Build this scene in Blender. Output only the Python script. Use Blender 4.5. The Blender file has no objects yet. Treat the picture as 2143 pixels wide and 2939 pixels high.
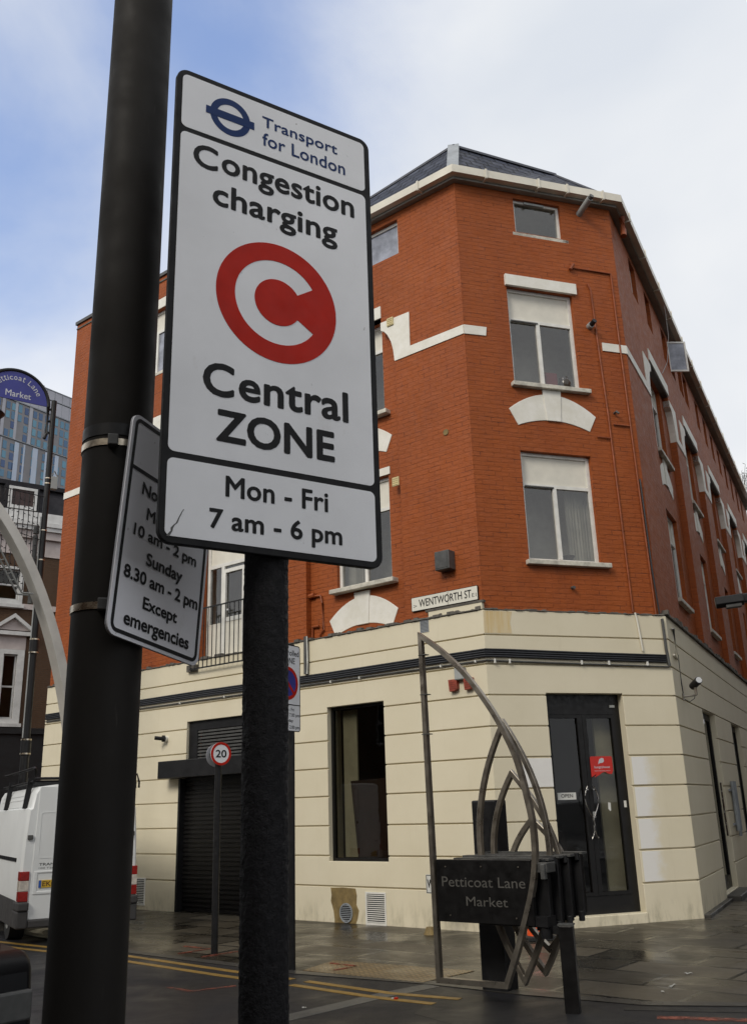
import bpy, bmesh, math, random
from mathutils import Vector, Matrix
random.seed(7)
R = math.radians
S = bpy.context.scene
COL = S.collection
# ------------------------------------------------------------------ camera
cam = bpy.data.cameras.new('camera'); camo = bpy.data.objects.new('camera', cam); COL.objects.link(camo)
cam.sensor_fit = 'VERTICAL'; cam.sensor_height = 24.0; cam.lens = 21.611
cam.clip_start = 0.05; cam.clip_end = 3000
PITCH, ROLL = 0.3105318, -0.03131465
cp, sp, cr_, sr_ = math.cos(PITCH), math.sin(PITCH), math.cos(ROLL), math.sin(ROLL)
r0 = Vector((1, 0, 0)); f0 = Vector((0, cp, sp)); u0 = Vector((0, -sp, cp))
rr = cr_*r0 + sr_*u0; uu = -sr_*r0 + cr_*u0
camo.matrix_world = Matrix(((rr.x, uu.x, -f0.x, 0), (rr.y, uu.y, -f0.y, 0), (rr.z, uu.z, -f0.z, 1.6), (0, 0, 0, 1)))
S.camera = camo
S.render.resolution_x = 746; S.render.resolution_y = 1024
# ------------------------------------------------------------------ light
S.view_settings.view_transform = 'Standard'; S.view_settings.look = 'None'
S.view_settings.exposure = 0.30; S.view_settings.gamma = 1.0
SUN = Vector((-0.50, -0.68, 0.66)).normalized()          # towards the sun: high, behind the camera, to the left
w = bpy.data.worlds.new('World'); S.world = w; w.use_nodes = True
nt = w.node_tree; N = nt.nodes; L = nt.links
bg = N['Background']
sky = N.new('ShaderNodeTexSky'); sky.sky_type = 'NISHITA'; sky.sun_disc = False
sky.sun_elevation = math.asin(SUN.z); sky.sun_rotation = math.atan2(SUN.x, SUN.y) % (2*math.pi)
sky.air_density = 1.3; sky.dust_density = 0.6; sky.ozone_density = 2.0
tc = N.new('ShaderNodeTexCoord')
def wnoise(scale, detail, rough, off=(0, 0, 0), st=(1, 1, 1)):
    mp = N.new('ShaderNodeMapping'); mp.inputs['Location'].default_value = off; mp.inputs['Scale'].default_value = st
    L.new(tc.outputs['Generated'], mp.inputs['Vector'])
    n = N.new('ShaderNodeTexNoise'); n.inputs['Scale'].default_value = scale; n.inputs['Detail'].default_value = detail
    n.inputs['Roughness'].default_value = rough; n.inputs['Distortion'].default_value = 0.25
    L.new(mp.outputs['Vector'], n.inputs['Vector']); return n.outputs['Fac']
def wmath(op, a, b=None, clamp=False):
    m = N.new('ShaderNodeMath'); m.operation = op; m.use_clamp = clamp
    for i, v in enumerate((a, b)):
        if v is None: continue
        if isinstance(v, (int, float)): m.inputs[i].default_value = v
        else: L.new(v, m.inputs[i])
    return m.outputs[0]
def wdist(v):
    d = N.new('ShaderNodeVectorMath'); d.operation = 'DISTANCE'; L.new(tc.outputs['Generated'], d.inputs[0])
    d.inputs[1].default_value = v; return d.outputs['Value']
hole = wmath('MINIMUM', wdist((-0.13, 0.70, 0.70)), wmath('ADD', wdist((-0.33, 0.74, 0.60)), 0.03))
cl = wmath('ADD', wmath('MULTIPLY', wnoise(2.6, 7, 0.55, (1.3, 0.2, 4.1)), 1.1), wmath('MULTIPLY', hole, 2.1))
ramp = N.new('ShaderNodeMapRange'); ramp.interpolation_type = 'SMOOTHSTEP'
ramp.inputs['From Min'].default_value = 0.50; ramp.inputs['From Max'].default_value = 1.22
L.new(cl, ramp.inputs['Value'])
cshade = N.new('ShaderNodeMapRange'); cshade.inputs['From Min'].default_value = 0.35; cshade.inputs['From Max'].default_value = 0.68
L.new(wnoise(1.7, 5, 0.5, (7.1, 3.3, 0.4), (1, 1, 1.6)), cshade.inputs['Value'])
ccol = N.new('ShaderNodeMix'); ccol.data_type = 'RGBA'
ccol.inputs['A'].default_value = (5.9, 6.25, 6.8, 1); ccol.inputs['B'].default_value = (8.0, 8.0, 7.95, 1)
L.new(cshade.outputs['Result'], ccol.inputs['Factor'])
blue = N.new('ShaderNodeMix'); blue.data_type = 'RGBA'; blue.blend_type = 'ADD'; blue.inputs['Factor'].default_value = 1.0
L.new(sky.outputs['Color'], blue.inputs['A']); blue.inputs['B'].default_value = (1.25, 1.6, 2.9, 1)
smix = N.new('ShaderNodeMix'); smix.data_type = 'RGBA'
L.new(ramp.outputs['Result'], smix.inputs['Factor']); L.new(blue.outputs['Result'], smix.inputs['A']); L.new(ccol.outputs['Result'], smix.inputs['B'])
L.new(smix.outputs['Result'], bg.inputs['Color']); bg.inputs['Strength'].default_value = 0.10
sl = bpy.data.lights.new('sun', 'SUN'); sl.energy = 1.5; sl.angle = R(20); sl.color = (1.0, 0.93, 0.82)
so = bpy.data.objects.new('sun', sl); COL.objects.link(so)
so.rotation_euler = (-SUN).to_track_quat('-Z', 'Y').to_euler()
# ------------------------------------------------------------------ material helpers
class MT:
    """small node-graph builder round one Principled BSDF"""
    def __init__(s, name, col, rough=0.6, metal=0.0, spec=0.5):
        s.m = bpy.data.materials.new(name); s.m.use_nodes = True; s.nt = s.m.node_tree
        s.b = s.nt.nodes['Principled BSDF']
        s.b.inputs['Base Color'].default_value = (*col, 1); s.b.inputs['Roughness'].default_value = rough
        s.b.inputs['Metallic'].default_value = metal; s.b.inputs['Specular IOR Level'].default_value = spec
        s.col = col; s._c = None
    def n(s, t, **k):
        x = s.nt.nodes.new('ShaderNode'+t)
        for a, v in k.items(): setattr(x, a, v)
        return x
    def lk(s, a, b): s.nt.links.new(a, b)
    def coord(s, scale=(1, 1, 1), rot=(0, 0, 0), loc=(0, 0, 0), kind='Object'):
        t = s.n('TexCoord'); mp = s.n('Mapping'); mp.inputs['Scale'].default_value = scale
        mp.inputs['Rotation'].default_value = rot; mp.inputs['Location'].default_value = loc
        s.lk(t.outputs[kind], mp.inputs['Vector']); return mp.outputs['Vector']
    def noise(s, scale, detail=4, rough=0.55, vec=None, dist=0.0, out='Fac'):
        x = s.n('TexNoise'); x.inputs['Scale'].default_value = scale; x.inputs['Detail'].default_value = detail
        x.inputs['Roughness'].default_value = rough; x.inputs['Distortion'].default_value = dist
        s.lk(vec if vec is not None else s.coord(), x.inputs['Vector']); return x.outputs[out]
    def rng(s, v, a, b, c=0.0, d=1.0, smooth=False):
        x = s.n('MapRange'); x.interpolation_type = 'SMOOTHSTEP' if smooth else 'LINEAR'
        for k, q in zip(('From Min', 'From Max', 'To Min', 'To Max'), (a, b, c, d)): x.inputs[k].default_value = q
        s.lk(v, x.inputs['Value']); return x.outputs['Result']
    def math(s, op, a, b):
        x = s.n('Math', operation=op)
        for i, v in enumerate((a, b)):
            if isinstance(v, (int, float)): x.inputs[i].default_value = v
            else: s.lk(v, x.inputs[i])
        return x.outputs[0]
    def mix(s, f, a, b, mode='MIX'):
        x = s.n('Mix', data_type='RGBA', blend_type=mode)
        for k, v in (('Factor', f), ('A', a), ('B', b)):
            if isinstance(v, (int, float)): x.inputs[k].default_value = v
            elif isinstance(v, tuple): x.inputs[k].default_value = (*v, 1) if len(v) == 3 else v
            else: s.lk(v, x.inputs[k])
        return x.outputs['Result']
    def base(s, c): s.lk(c, s.b.inputs['Base Color']); s._c = c; return s
    def rough(s, v): s.lk(v, s.b.inputs['Roughness']); return s
    def bump(s, h, strength=0.3, dist=0.01):
        x = s.n('Bump'); x.inputs['Strength'].default_value = strength; x.inputs['Distance'].default_value = dist
        s.lk(h, x.inputs['Height'])
        if s.b.inputs['Normal'].is_linked:
            s.lk(s.b.inputs['Normal'].links[0].from_socket, x.inputs['Normal'])
        s.lk(x.outputs['Normal'], s.b.inputs['Normal']); return s
    def wear(s, amt=0.25, scale=3.0, rv=0.12):
        """gentle uneven tone + roughness so nothing is dead flat"""
        v = s.noise(scale, 6, 0.62)
        dark = tuple(c*(1-amt) for c in s.col); lite = tuple(min(1, c*(1+amt*0.6)) for c in s.col)
        s.base(s.mix(s.rng(v, 0.3, 0.7), dark, lite))
        r = s.b.inputs['Roughness'].default_value
        s.rough(s.rng(s.noise(scale*2.3, 4), 0.3, 0.7, max(0.03, r-rv), min(1, r+rv))); return s
def simple(name, col, rough=0.6, metal=0.0, amt=0.22, scale=3.0, spec=0.5): return MT(name, col, rough, metal, spec).wear(amt, scale).m

def brickwork(name, pc, dk, bw=0.225, bh=0.075, rough=0.62, stain=0.35, mort=None, bumpd=0.014, gap0=0.07):
    t = MT(name, pc, rough, spec=0.32)
    c = t.coord(); sx = t.n('SeparateXYZ'); t.lk(c, sx.inputs[0])
    cb = t.n('CombineXYZ'); t.lk(t.math('ADD', sx.outputs[0], sx.outputs[1]), cb.inputs[0]); t.lk(sx.outputs[2], cb.inputs[1])
    jit = t.n('VectorMath', operation='ADD'); t.lk(cb.outputs[0], jit.inputs[0])
    jn = t.n('VectorMath', operation='SCALE'); t.lk(t.noise(3.0, 3, 0.5, out='Color'), jn.inputs[0]); jn.inputs['Scale'].default_value = 0.02
    t.lk(jn.outputs[0], jit.inputs[1])
    b = t.n('TexBrick'); t.lk(jit.outputs[0], b.inputs['Vector'])
    b.inputs['Scale'].default_value = 1.0; b.inputs['Brick Width'].default_value = bw; b.inputs['Row Height'].default_value = bh
    b.inputs['Mortar Size'].default_value = 0.006; b.inputs['Mortar Smooth'].default_value = 0.35; b.inputs['Bias'].default_value = 0.0
    b.inputs['Color1'].default_value = (0.46, 0.46, 0.46, 1); b.inputs['Color2'].default_value = (0.55, 0.55, 0.55, 1); b.inputs['Mortar'].default_value = (0.48, 0.48, 0.48, 1)
    g = t.rng(t.noise(0.55, 6, 0.6), 0.28, 0.72)
    col = t.mix(g, tuple(x*(1-0.16) for x in pc), tuple(min(1, x*1.1) for x in pc))
    col = t.mix(0.30, col, b.outputs['Color'], 'OVERLAY')
    gap = t.math('MULTIPLY', b.outputs['Fac'], t.rng(t.noise(3.2, 6, 0.7, vec=t.coord((1, 1, 3.2))), 0.50, 0.66, gap0, 0.95))
    col = t.mix(gap, col, mort if mort else dk)
    col = t.mix(t.rng(t.noise(0.9, 5, 0.6, vec=t.coord((2.2, 2.2, 0.5), loc=(3.1, 0, 1.7))), 0.45, 0.75, 0, 0.45), col, tuple(x*q for x, q in zip(pc, (0.74, 0.62, 0.6))))
    col = t.mix(t.rng(t.noise(2.6, 4, 0.6), 0.55, 0.75, 0, 0.35), col, tuple(min(1, x*q) for x, q in zip(pc, (1.16, 1.3, 1.5))))
    st = t.rng(t.noise(1.6, 7, 0.72, vec=t.coord((1, 1, 0.35))), 0.58, 0.8, 0, stain)
    col = t.mix(st, col, dk)
    t.base(col)
    h = t.math('ADD', t.math('MULTIPLY', t.math('SUBTRACT', 1.0, b.outputs['Fac']), 0.8), t.math('MULTIPLY', t.noise(20, 5, 0.65, vec=t.coord((0.45, 0.45, 1.3))), 1.1))
    t.bump(h, 0.75, bumpd)
    t.rough(t.rng(t.noise(9, 4), 0.3, 0.7, rough-0.1, rough+0.12))
    return t.m
M = {}
M['brick'] = brickwork('orange_painted_brick', (0.315, 0.074, 0.013), (0.085, 0.02, 0.008))
M['brown_brick'] = brickwork('brown_stock_brick', (0.085, 0.045, 0.022), (0.02, 0.013, 0.01), stain=0.5, mort=(0.05, 0.04, 0.03), gap0=0.6)
def render_mat():
    t = MT('cream_painted_render', (0.70, 0.635, 0.475), 0.6)
    v = t.rng(t.noise(0.8, 7, 0.65), 0.3, 0.72)
    col = t.mix(v, (0.66, 0.595, 0.435), (0.735, 0.67, 0.51))
    streak = t.rng(t.noise(1.0, 6, 0.7, vec=t.coord((7, 7, 0.45))), 0.58, 0.84, 0, 0.22)
    col = t.mix(streak, col, (0.42, 0.36, 0.24))
    c = t.coord(); sx = t.n('SeparateXYZ'); t.lk(c, sx.inputs[0])
    low = t.math('MULTIPLY', t.rng(sx.outputs[2], 0.0, 0.42, 1, 0, True), t.rng(t.noise(5, 6, 0.7, vec=t.coord((1.6, 1.6, 0.5))), 0.46, 0.76, 0.0, 0.65))
    col = t.mix(low, col, (0.20, 0.18, 0.11))
    t.base(col); t.bump(t.noise(60, 5, 0.6), 0.12, 0.004); t.bump(t.noise(2.2, 3), 0.10, 0.03)
    return t
rm = render_mat(); M['render'] = rm.m
def white_masonry():
    t = MT('white_painted_stone', (0.80, 0.78, 0.72), 0.55)
    v = t.rng(t.noise(4, 6, 0.65), 0.35, 0.75)
    col = t.mix(v, (0.70, 0.675, 0.59), (0.83, 0.81, 0.755))
    d = t.rng(t.noise(14, 6, 0.72), 0.62, 0.76, 0, 0.55)
    t.base(t.mix(d, col, (0.32, 0.29, 0.23))); t.bump(t.noise(30, 5), 0.25, 0.006); return t.m
M['white'] = white_masonry()
M['upvc'] = simple('white_window_frame', (0.74, 0.73, 0.68), 0.4, amt=0.14, scale=5)
M['board'] = simple('off_white_panel', (0.72, 0.69, 0.60), 0.55, amt=0.12, scale=2.5)
M['gutter'] = simple('off_white_gutter_plastic', (0.72, 0.68, 0.58), 0.4, amt=0.16, scale=2)
M['soffit'] = simple('grey_soffit', (0.30, 0.29, 0.26), 0.7)
M['stone'] = simple('weathered_sill_stone', (0.58, 0.55, 0.47), 0.7, amt=0.4, scale=8)
M['lead'] = simple('grey_lead', (0.27, 0.29, 0.31), 0.45, amt=0.25, scale=5)
M['darkslate'] = simple('old_dark_slate', (0.022, 0.021, 0.025), 0.65, amt=0.4, scale=4, spec=0.2)
M['ridge'] = simple('grey_ridge_tile', (0.085, 0.09, 0.11), 0.6)
M['ledge'] = simple('dark_mortar_ledge', (0.11, 0.10, 0.085), 0.85, amt=0.5, scale=9)
M['black'] = simple('black_paint', (0.012, 0.012, 0.013), 0.45, amt=0.35, scale=6, spec=0.3)
M['blackmetal'] = simple('black_frame', (0.008, 0.0075, 0.0075), 0.4, amt=0.3, scale=6, spec=0.3)
M['cable'] = simple('black_cable', (0.014, 0.015, 0.019), 0.45, amt=0.4, scale=9)
M['pipe'] = simple('orange_painted_pipe', (0.27, 0.062, 0.013), 0.55, amt=0.35, scale=7)
M['grey'] = simple('grey_plastic', (0.33, 0.34, 0.33), 0.5)
M['dgrey'] = simple('dark_grey_metal', (0.075, 0.075, 0.072), 0.5, amt=0.4, scale=8)
M['rust'] = simple('faded_red_plastic', (0.30, 0.055, 0.03), 0.55, amt=0.4, scale=14)
M['chrome'] = simple('polished_steel', (0.52, 0.50, 0.47), 0.2, 1.0, amt=0.1)
M['steel'] = simple('brushed_stainless_steel', (0.33, 0.295, 0.245), 0.36, 0.85, amt=0.25, scale=5)
M['archmetal'] = simple('silver_arch_paint', (0.72, 0.69, 0.63), 0.40, 0.25, amt=0.2, scale=1.6)
M['yellowvent'] = simple('yellowed_plastic', (0.60, 0.50, 0.26), 0.5)
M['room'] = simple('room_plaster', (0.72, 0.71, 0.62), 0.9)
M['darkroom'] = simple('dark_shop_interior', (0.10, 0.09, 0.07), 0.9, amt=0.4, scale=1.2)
M['curtain'] = simple('pale_blind_cloth', (0.58, 0.57, 0.48), 0.9)
M['patch'] = simple('bare_brown_plaster', (0.22, 0.155, 0.06), 0.8, amt=0.5, scale=7)
M['whitepatch'] = simple('fresh_white_paint', (0.78, 0.765, 0.73), 0.55, amt=0.08)
M['signblack'] = simple('sign_black', (0.015, 0.015, 0.016), 0.55, amt=0.25, scale=10, spec=0.15)
M['signred'] = simple('sign_red', (0.46, 0.016, 0.006), 0.5, amt=0.15, scale=8, spec=0.15)
M['signblue'] = simple('sign_navy_blue', (0.012, 0.035, 0.13), 0.5, amt=0.15, spec=0.15)
M['bandblue'] = simple('market_sign_blue', (0.03, 0.035, 0.24), 0.4, amt=0.15)
M['paleletter'] = simple('pale_lettering', (0.55, 0.56, 0.60), 0.5)
M['dimletter'] = simple('dull_metal_lettering', (0.115, 0.11, 0.10), 0.4, 0.2)
M['vanwhite'] = MT('white_van_paint', (0.72, 0.74, 0.74), 0.42).wear(0.06, 1.5, 0.04).m
M['bumper'] = simple('dark_grey_bumper', (0.045, 0.043, 0.043), 0.6)
M['rubber'] = simple('tyre_rubber', (0.014, 0.014, 0.014), 0.8)
M['taillight'] = simple('red_lamp_plastic', (0.28, 0.010, 0.006), 0.18, amt=0.3, scale=22)
M['clearlamp'] = simple('clear_lamp_plastic', (0.55, 0.50, 0.44), 0.15, amt=0.3, scale=22)
M['plate'] = simple('yellow_number_plate', (0.62, 0.40, 0.03), 0.45)
M['platelue'] = simple('plate_blue', (0.02, 0.10, 0.42), 0.45)
M['platetext'] = simple('plate_text', (0.06, 0.012, 0.008), 0.5)
M['carpaint'] = MT('dark_car_paint', (0.005, 0.005, 0.006), 0.35, spec=0.16).wear(0.2, 1.5, 0.05).m
M['orange'] = simple('orange_cone_plastic', (0.75, 0.085, 0.012), 0.5)
M['conewhite'] = simple('white_cone_band', (0.75, 0.75, 0.73), 0.4)
M['poster'] = simple('white_paper', (0.66, 0.66, 0.62), 0.6)
M['sticker'] = simple('red_sticker', (0.52, 0.02, 0.012), 0.5, amt=0.1)
M['redbox'] = simple('faded_red_box', (0.33, 0.045, 0.05), 0.6)
M['clay'] = simple('glazed_dark_pot', (0.05, 0.04, 0.03), 0.25)
M['leaf'] = simple('dry_weed', (0.06, 0.055, 0.03), 0.8)
M['timber'] = simple('dark_red_timber', (0.045, 0.022, 0.02), 0.6, amt=0.4, scale=3)
M['darkshop'] = simple('black_shopfront', (0.010, 0.010, 0.011), 0.55)
def sign_white(name, col, specks=True):
    t = MT(name, col, 0.42)
    v = t.rng(t.noise(2.4, 6, 0.6), 0.3, 0.75)
    c = t.mix(v, tuple(x*0.90 for x in col), tuple(min(1, x*1.06) for x in col))
    if specks:
        d = t.rng(t.noise(38, 3, 0.6), 0.70, 0.78, 0, 0.75); c = t.mix(d, c, (0.16, 0.13, 0.10))
        d2 = t.rng(t.noise(9, 8, 0.75, vec=t.coord((1, 1, 0.5))), 0.60, 0.84, 0, 0.35); c = t.mix(d2, c, (0.36, 0.31, 0.23))
    t.base(c); vo = t.n('TexVoronoi'); vo.inputs['Scale'].default_value = 330; t.lk(t.coord(), vo.inputs['Vector'])
    t.bump(vo.outputs['Distance'], 0.10, 0.0015); return t.m
M['signwhite'] = sign_white('reflective_white_sheeting', (0.79, 0.80, 0.825))
M['signgrey'] = sign_white('reflective_grey_white_sheeting', (0.82, 0.82, 0.86))
M['signcream'] = sign_white('cream_enamel', (0.74, 0.72, 0.63))
M['signback'] = simple('grey_sign_back', (0.34, 0.345, 0.37), 0.5, 0.2)
def glass(name, tint, ior=1.75, rough=0.02):
    m = bpy.data.materials.new(name); m.use_nodes = True; nt = m.node_tree; nt.nodes.clear()
    o = nt.nodes.new('ShaderNodeOutputMaterial'); tr = nt.nodes.new('ShaderNodeBsdfTransparent'); tr.inputs[0].default_value = (*tint, 1)
    g = nt.nodes.new('ShaderNodeBsdfGlossy'); g.inputs['Roughness'].default_value = rough; g.inputs['Color'].default_value = (0.9, 0.9, 0.9, 1)
    fr = nt.nodes.new('ShaderNodeFresnel'); fr.inputs['IOR'].default_value = ior
    tcn = nt.nodes.new('ShaderNodeTexCoord'); no = nt.nodes.new('ShaderNodeTexNoise'); no.inputs['Scale'].default_value = 2.2; no.inputs['Detail'].default_value = 2
    nt.links.new(tcn.outputs['Object'], no.inputs['Vector'])
    bp = nt.nodes.new('ShaderNodeBump'); bp.inputs['Strength'].default_value = 0.03; bp.inputs['Distance'].default_value = 0.05
    nt.links.new(no.outputs['Fac'], bp.inputs['Height']); nt.links.new(bp.outputs['Normal'], g.inputs['Normal'])
    mx = nt.nodes.new('ShaderNodeMixShader')
    ge = nt.nodes.new('ShaderNodeNewGeometry'); ma = nt.nodes.new('ShaderNodeMath'); ma.operation = 'SUBTRACT'; ma.use_clamp = True
    nt.links.new(fr.outputs[0], ma.inputs[0]); nt.links.new(ge.outputs['Backfacing'], ma.inputs[1])
    nt.links.new(ma.outputs[0], mx.inputs[0]); nt.links.new(tr.outputs[0], mx.inputs[1]); nt.links.new(g.outputs[0], mx.inputs[2])
    nt.links.new(mx.outputs[0], o.inputs['Surface']); return m
M['glass'] = glass('window_glass', (0.74, 0.74, 0.74), 1.95)
M['sky_toned_glass'] = MT('mottled_glazing', (0.30, 0.32, 0.38), 0.15).wear(0.45, 4).m  # opaque panes; blue-grey of the reflected sky is put into the base colour
M['shopglass'] = glass('shop_glass', (0.66, 0.65, 0.60), 1.5)
def slate():
    t = MT('blue_grey_slate', (0.05, 0.055, 0.075), 0.55, spec=0.10)
    c = t.coord(); sx = t.n('SeparateXYZ'); t.lk(c, sx.inputs[0]); cb = t.n('CombineXYZ')
    t.lk(sx.outputs[0], cb.inputs[0]); t.lk(sx.outputs[2], cb.inputs[1])
    b = t.n('TexBrick'); t.lk(cb.outputs[0], b.inputs['Vector']); b.inputs['Scale'].default_value = 1
    b.inputs['Brick Width'].default_value = 0.27; b.inputs['Row Height'].default_value = 0.16; b.inputs['Mortar Size'].default_value = 0.016; b.inputs['Mortar Smooth'].default_value = 0.3
    b.inputs['Color1'].default_value = (0.030, 0.034, 0.052, 1); b.inputs['Color2'].default_value = (0.062, 0.068, 0.095, 1); b.inputs['Mortar'].default_value = (0.003, 0.003, 0.004, 1)
    t.base(t.mix(t.rng(t.noise(1.5, 5), 0.45, 0.85, 0, 0.35), b.outputs['Color'], (0.06, 0.068, 0.09)))
    t.bump(t.math('SUBTRACT', 1.0, b.outputs['Fac']), 0.9, 0.03); t.rough(t.rng(t.noise(6, 4), 0.3, 0.7, 0.40, 0.65)); return t.m
M['slate'] = slate()
def paving():
    t = MT('wet_stone_paving', (0.06, 0.055, 0.046), 0.3, spec=0.27)
    c = t.coord(rot=(0, 0, R(38.7)))
    b = t.n('TexBrick'); t.lk(c, b.inputs['Vector']); b.inputs['Scale'].default_value = 1
    b.inputs['Brick Width'].default_value = 1.15; b.inputs['Row Height'].default_value = 0.62; b.inputs['Mortar Size'].default_value = 0.024
    b.inputs['Color1'].default_value = (0.017, 0.0145, 0.0105, 1); b.inputs['Color2'].default_value = (0.088, 0.075, 0.054, 1); b.inputs['Mortar'].default_value = (0.004, 0.004, 0.0035, 1)
    v = t.rng(t.noise(0.9, 6, 0.6), 0.35, 0.8, 0, 0.40)
    col = t.mix(v, b.outputs['Color'], (0.022, 0.019, 0.014))
    col = t.mix(t.rng(t.noise(11, 5, 0.7), 0.62, 0.8, 0, 0.5), col, (0.03, 0.027, 0.022))
    t.base(col)
    t.rough(t.math('ADD', t.rng(t.noise(1.25, 5, 0.6, dist=0.6), 0.36, 0.66, 0.08, 0.40), t.math('MULTIPLY', b.outputs['Color'], 3.2)))
    t.bump(t.math('ADD', t.math('SUBTRACT', 1.0, b.outputs['Fac']), t.math('MULTIPLY', t.noise(7, 5, 0.65), 0.35)), 0.45, 0.014); return t.m
M['paving'] = paving()
def asphalt(name, c0, c1, r0, r1):
    t = MT(name, c0, 0.5, spec=0.16)
    col = t.mix(t.rng(t.noise(0.7, 6, 0.6), 0.35, 0.7), c0, c1)
    col = t.mix(t.rng(t.noise(90, 3, 0.7), 0.55, 0.8, 0, 0.5), col, tuple(x*2.4 for x in c1))
    t.base(col); t.rough(t.rng(t.noise(1.1, 5, 0.6, dist=0.5), 0.35, 0.68, r0, r1))
    t.bump(t.noise(120, 4, 0.7), 0.35, 0.006); t.bump(t.noise(1.5, 3), 0.15, 0.05); return t.m
M['asphalt'] = asphalt('wet_asphalt', (0.013, 0.013, 0.015), (0.020, 0.020, 0.022), 0.32, 0.66)
M['kerb'] = asphalt('wet_granite_kerb', (0.036, 0.034, 0.031), (0.055, 0.052, 0.047), 0.25, 0.5)
M['setts'] = asphalt('grey_channel_setts', (0.05, 0.05, 0.048), (0.10, 0.098, 0.09), 0.3, 0.6)
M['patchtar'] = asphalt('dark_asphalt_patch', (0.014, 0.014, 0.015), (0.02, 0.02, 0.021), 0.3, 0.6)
def worn_paint(name, col, under, lo=0.42, hi=0.56):
    t = MT(name, col, 0.5); t.wear(0.25, 4); t.lk(t.rng(t.noise(6, 7, 0.7), lo, hi), t.b.inputs['Alpha'])
    t.bump(t.noise(90, 4), 0.3, 0.004); return t.m
M['yellow'] = worn_paint('worn_yellow_paint', (0.235, 0.14, 0.025), (0.024, 0.022, 0.02), 0.24, 0.40)
M['spray'] = worn_paint('faded_orange_spray_paint', (0.26, 0.068, 0.04), (0.03, 0.027, 0.022), 0.40, 0.62)
def tactile():
    t = MT('buff_tactile_paving', (0.17, 0.115, 0.05), 0.35)
    v = t.n('TexVoronoi'); v.feature = 'F1'; v.inputs['Randomness'].default_value = 0.0; v.inputs['Scale'].default_value = 1.0
    t.lk(t.coord((14.5, 14.5, 14.5), rot=(0, 0, R(38.7))), v.inputs['Vector'])
    d = t.rng(v.outputs['Distance'], 0.2, 0.36, 1, 0, True)
    n = t.rng(t.noise(3, 6, 0.65), 0.35, 0.7)
    c = t.mix(n, (0.17, 0.115, 0.05), (0.31, 0.215, 0.095)); c = t.mix(t.math('MULTIPLY', t.rng(v.outputs['Distance'], 0.26, 0.40, 0, 1, True), 0.7), c, (0.045, 0.032, 0.018))
    t.base(c); t.bump(d, 0.8, 0.012); t.rough(t.rng(t.noise(2.0, 4), 0.35, 0.65, 0.2, 0.5)); return t.m
M['tactile'] = tactile()
def crust():
    t = MT('black_textured_coating', (0.008, 0.0075, 0.009), 0.5, spec=0.25)
    t.bump(t.noise(150, 5, 0.7), 0.9, 0.006); t.rough(t.rng(t.noise(30, 4), 0.3, 0.7, 0.38, 0.75)); return t.m
M['crust'] = crust()
def pole_paint():
    t = MT('dark_brown_black_pole_paint', (0.017, 0.0155, 0.0145), 0.5, spec=0.14)
    v = t.rng(t.noise(2.0, 6, 0.65, vec=t.coord((2, 2, 0.5))), 0.35, 0.72)
    t.base(t.mix(v, (0.0165, 0.015, 0.0135), (0.024, 0.0215, 0.019)))
    s1 = t.rng(t.noise(9, 8, 0.8, vec=t.coord((1, 1, 0.6))), 0.64, 0.70, 0, 0.6); s2 = t.rng(t.noise(30, 3, 0.6, vec=t.coord((1, 1, 0.12))), 0.70, 0.76, 0, 0.5)
    c_ = t.mix(s1, t._c, (0.006, 0.006, 0.006)); t.base(t.mix(s2, c_, (0.05, 0.047, 0.043)))
    t.rough(t.rng(t.noise(5, 5), 0.3, 0.7, 0.50, 0.78)); t.bump(t.noise(160, 3), 0.12, 0.002); t.bump(t.noise(3, 4), 0.05, 0.01); return t.m
M['pole'] = pole_paint()
M['band'] = simple('worn_steel_band', (0.62, 0.55, 0.44), 0.3, 1.0, amt=0.3, scale=14)
def towerglass():
    t = MT('blue_office_glass', (0.05, 0.12, 0.24), 0.12); oi = t.n('ObjectInfo')
    t.base(t.mix(oi.outputs['Random'], (0.035, 0.075, 0.20), (0.12, 0.30, 0.40))); return t.m
M['towerglass'] = towerglass()
M['towerwall'] = simple('taupe_cladding', (0.22, 0.21, 0.215), 0.5, amt=0.25, scale=0.08)
M['towerpanel'] = simple('pale_grey_cladding', (0.40, 0.40, 0.44), 0.4, amt=0.12, scale=0.1)
M['towerlight'] = simple('bluish_white_cladding', (0.46, 0.52, 0.62), 0.35, amt=0.1, scale=0.1)
M['pink'] = simple('pinkish_white_stucco', (0.50, 0.44, 0.42), 0.65, amt=0.25, scale=1.4)
M['sashwhite'] = simple('white_sash_paint', (0.60, 0.60, 0.585), 0.5, amt=0.2, scale=3)
# ------------------------------------------------------------------ mesh helpers
def box(bm, x0, x1, y0, y1, z0, z1):
    vs = [bm.verts.new(p) for p in ((x0, y0, z0), (x1, y0, z0), (x1, y1, z0), (x0, y1, z0), (x0, y0, z1), (x1, y0, z1), (x1, y1, z1), (x0, y1, z1))]
    for f in ((0, 3, 2, 1), (4, 5, 6, 7), (0, 1, 5, 4), (1, 2, 6, 5), (2, 3, 7, 6), (3, 0, 4, 7)): bm.faces.new([vs[i] for i in f])
    return bm
def prism(bm, pts, y0, y1):
    """outline in (x, z), extruded along y"""
    a = [bm.verts.new((x, y0, z)) for x, z in pts]; b = [bm.verts.new((x, y1, z)) for x, z in pts]
    n = len(pts)
    for i in range(n): bm.faces.new((a[i], a[(i+1) % n], b[(i+1) % n], b[i]))
    bm.faces.new(a); bm.faces.new(b[::-1]); return bm
def slab(bm, pts, z0, z1):
    a = [bm.verts.new((x, y, z0)) for x, y in pts]; b = [bm.verts.new((x, y, z1)) for x, y in pts]; n = len(pts)
    for i in range(n): bm.faces.new((a[i], a[(i+1) % n], b[(i+1) % n], b[i]))
    bm.faces.new(a[::-1]); bm.faces.new(b); return bm
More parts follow.
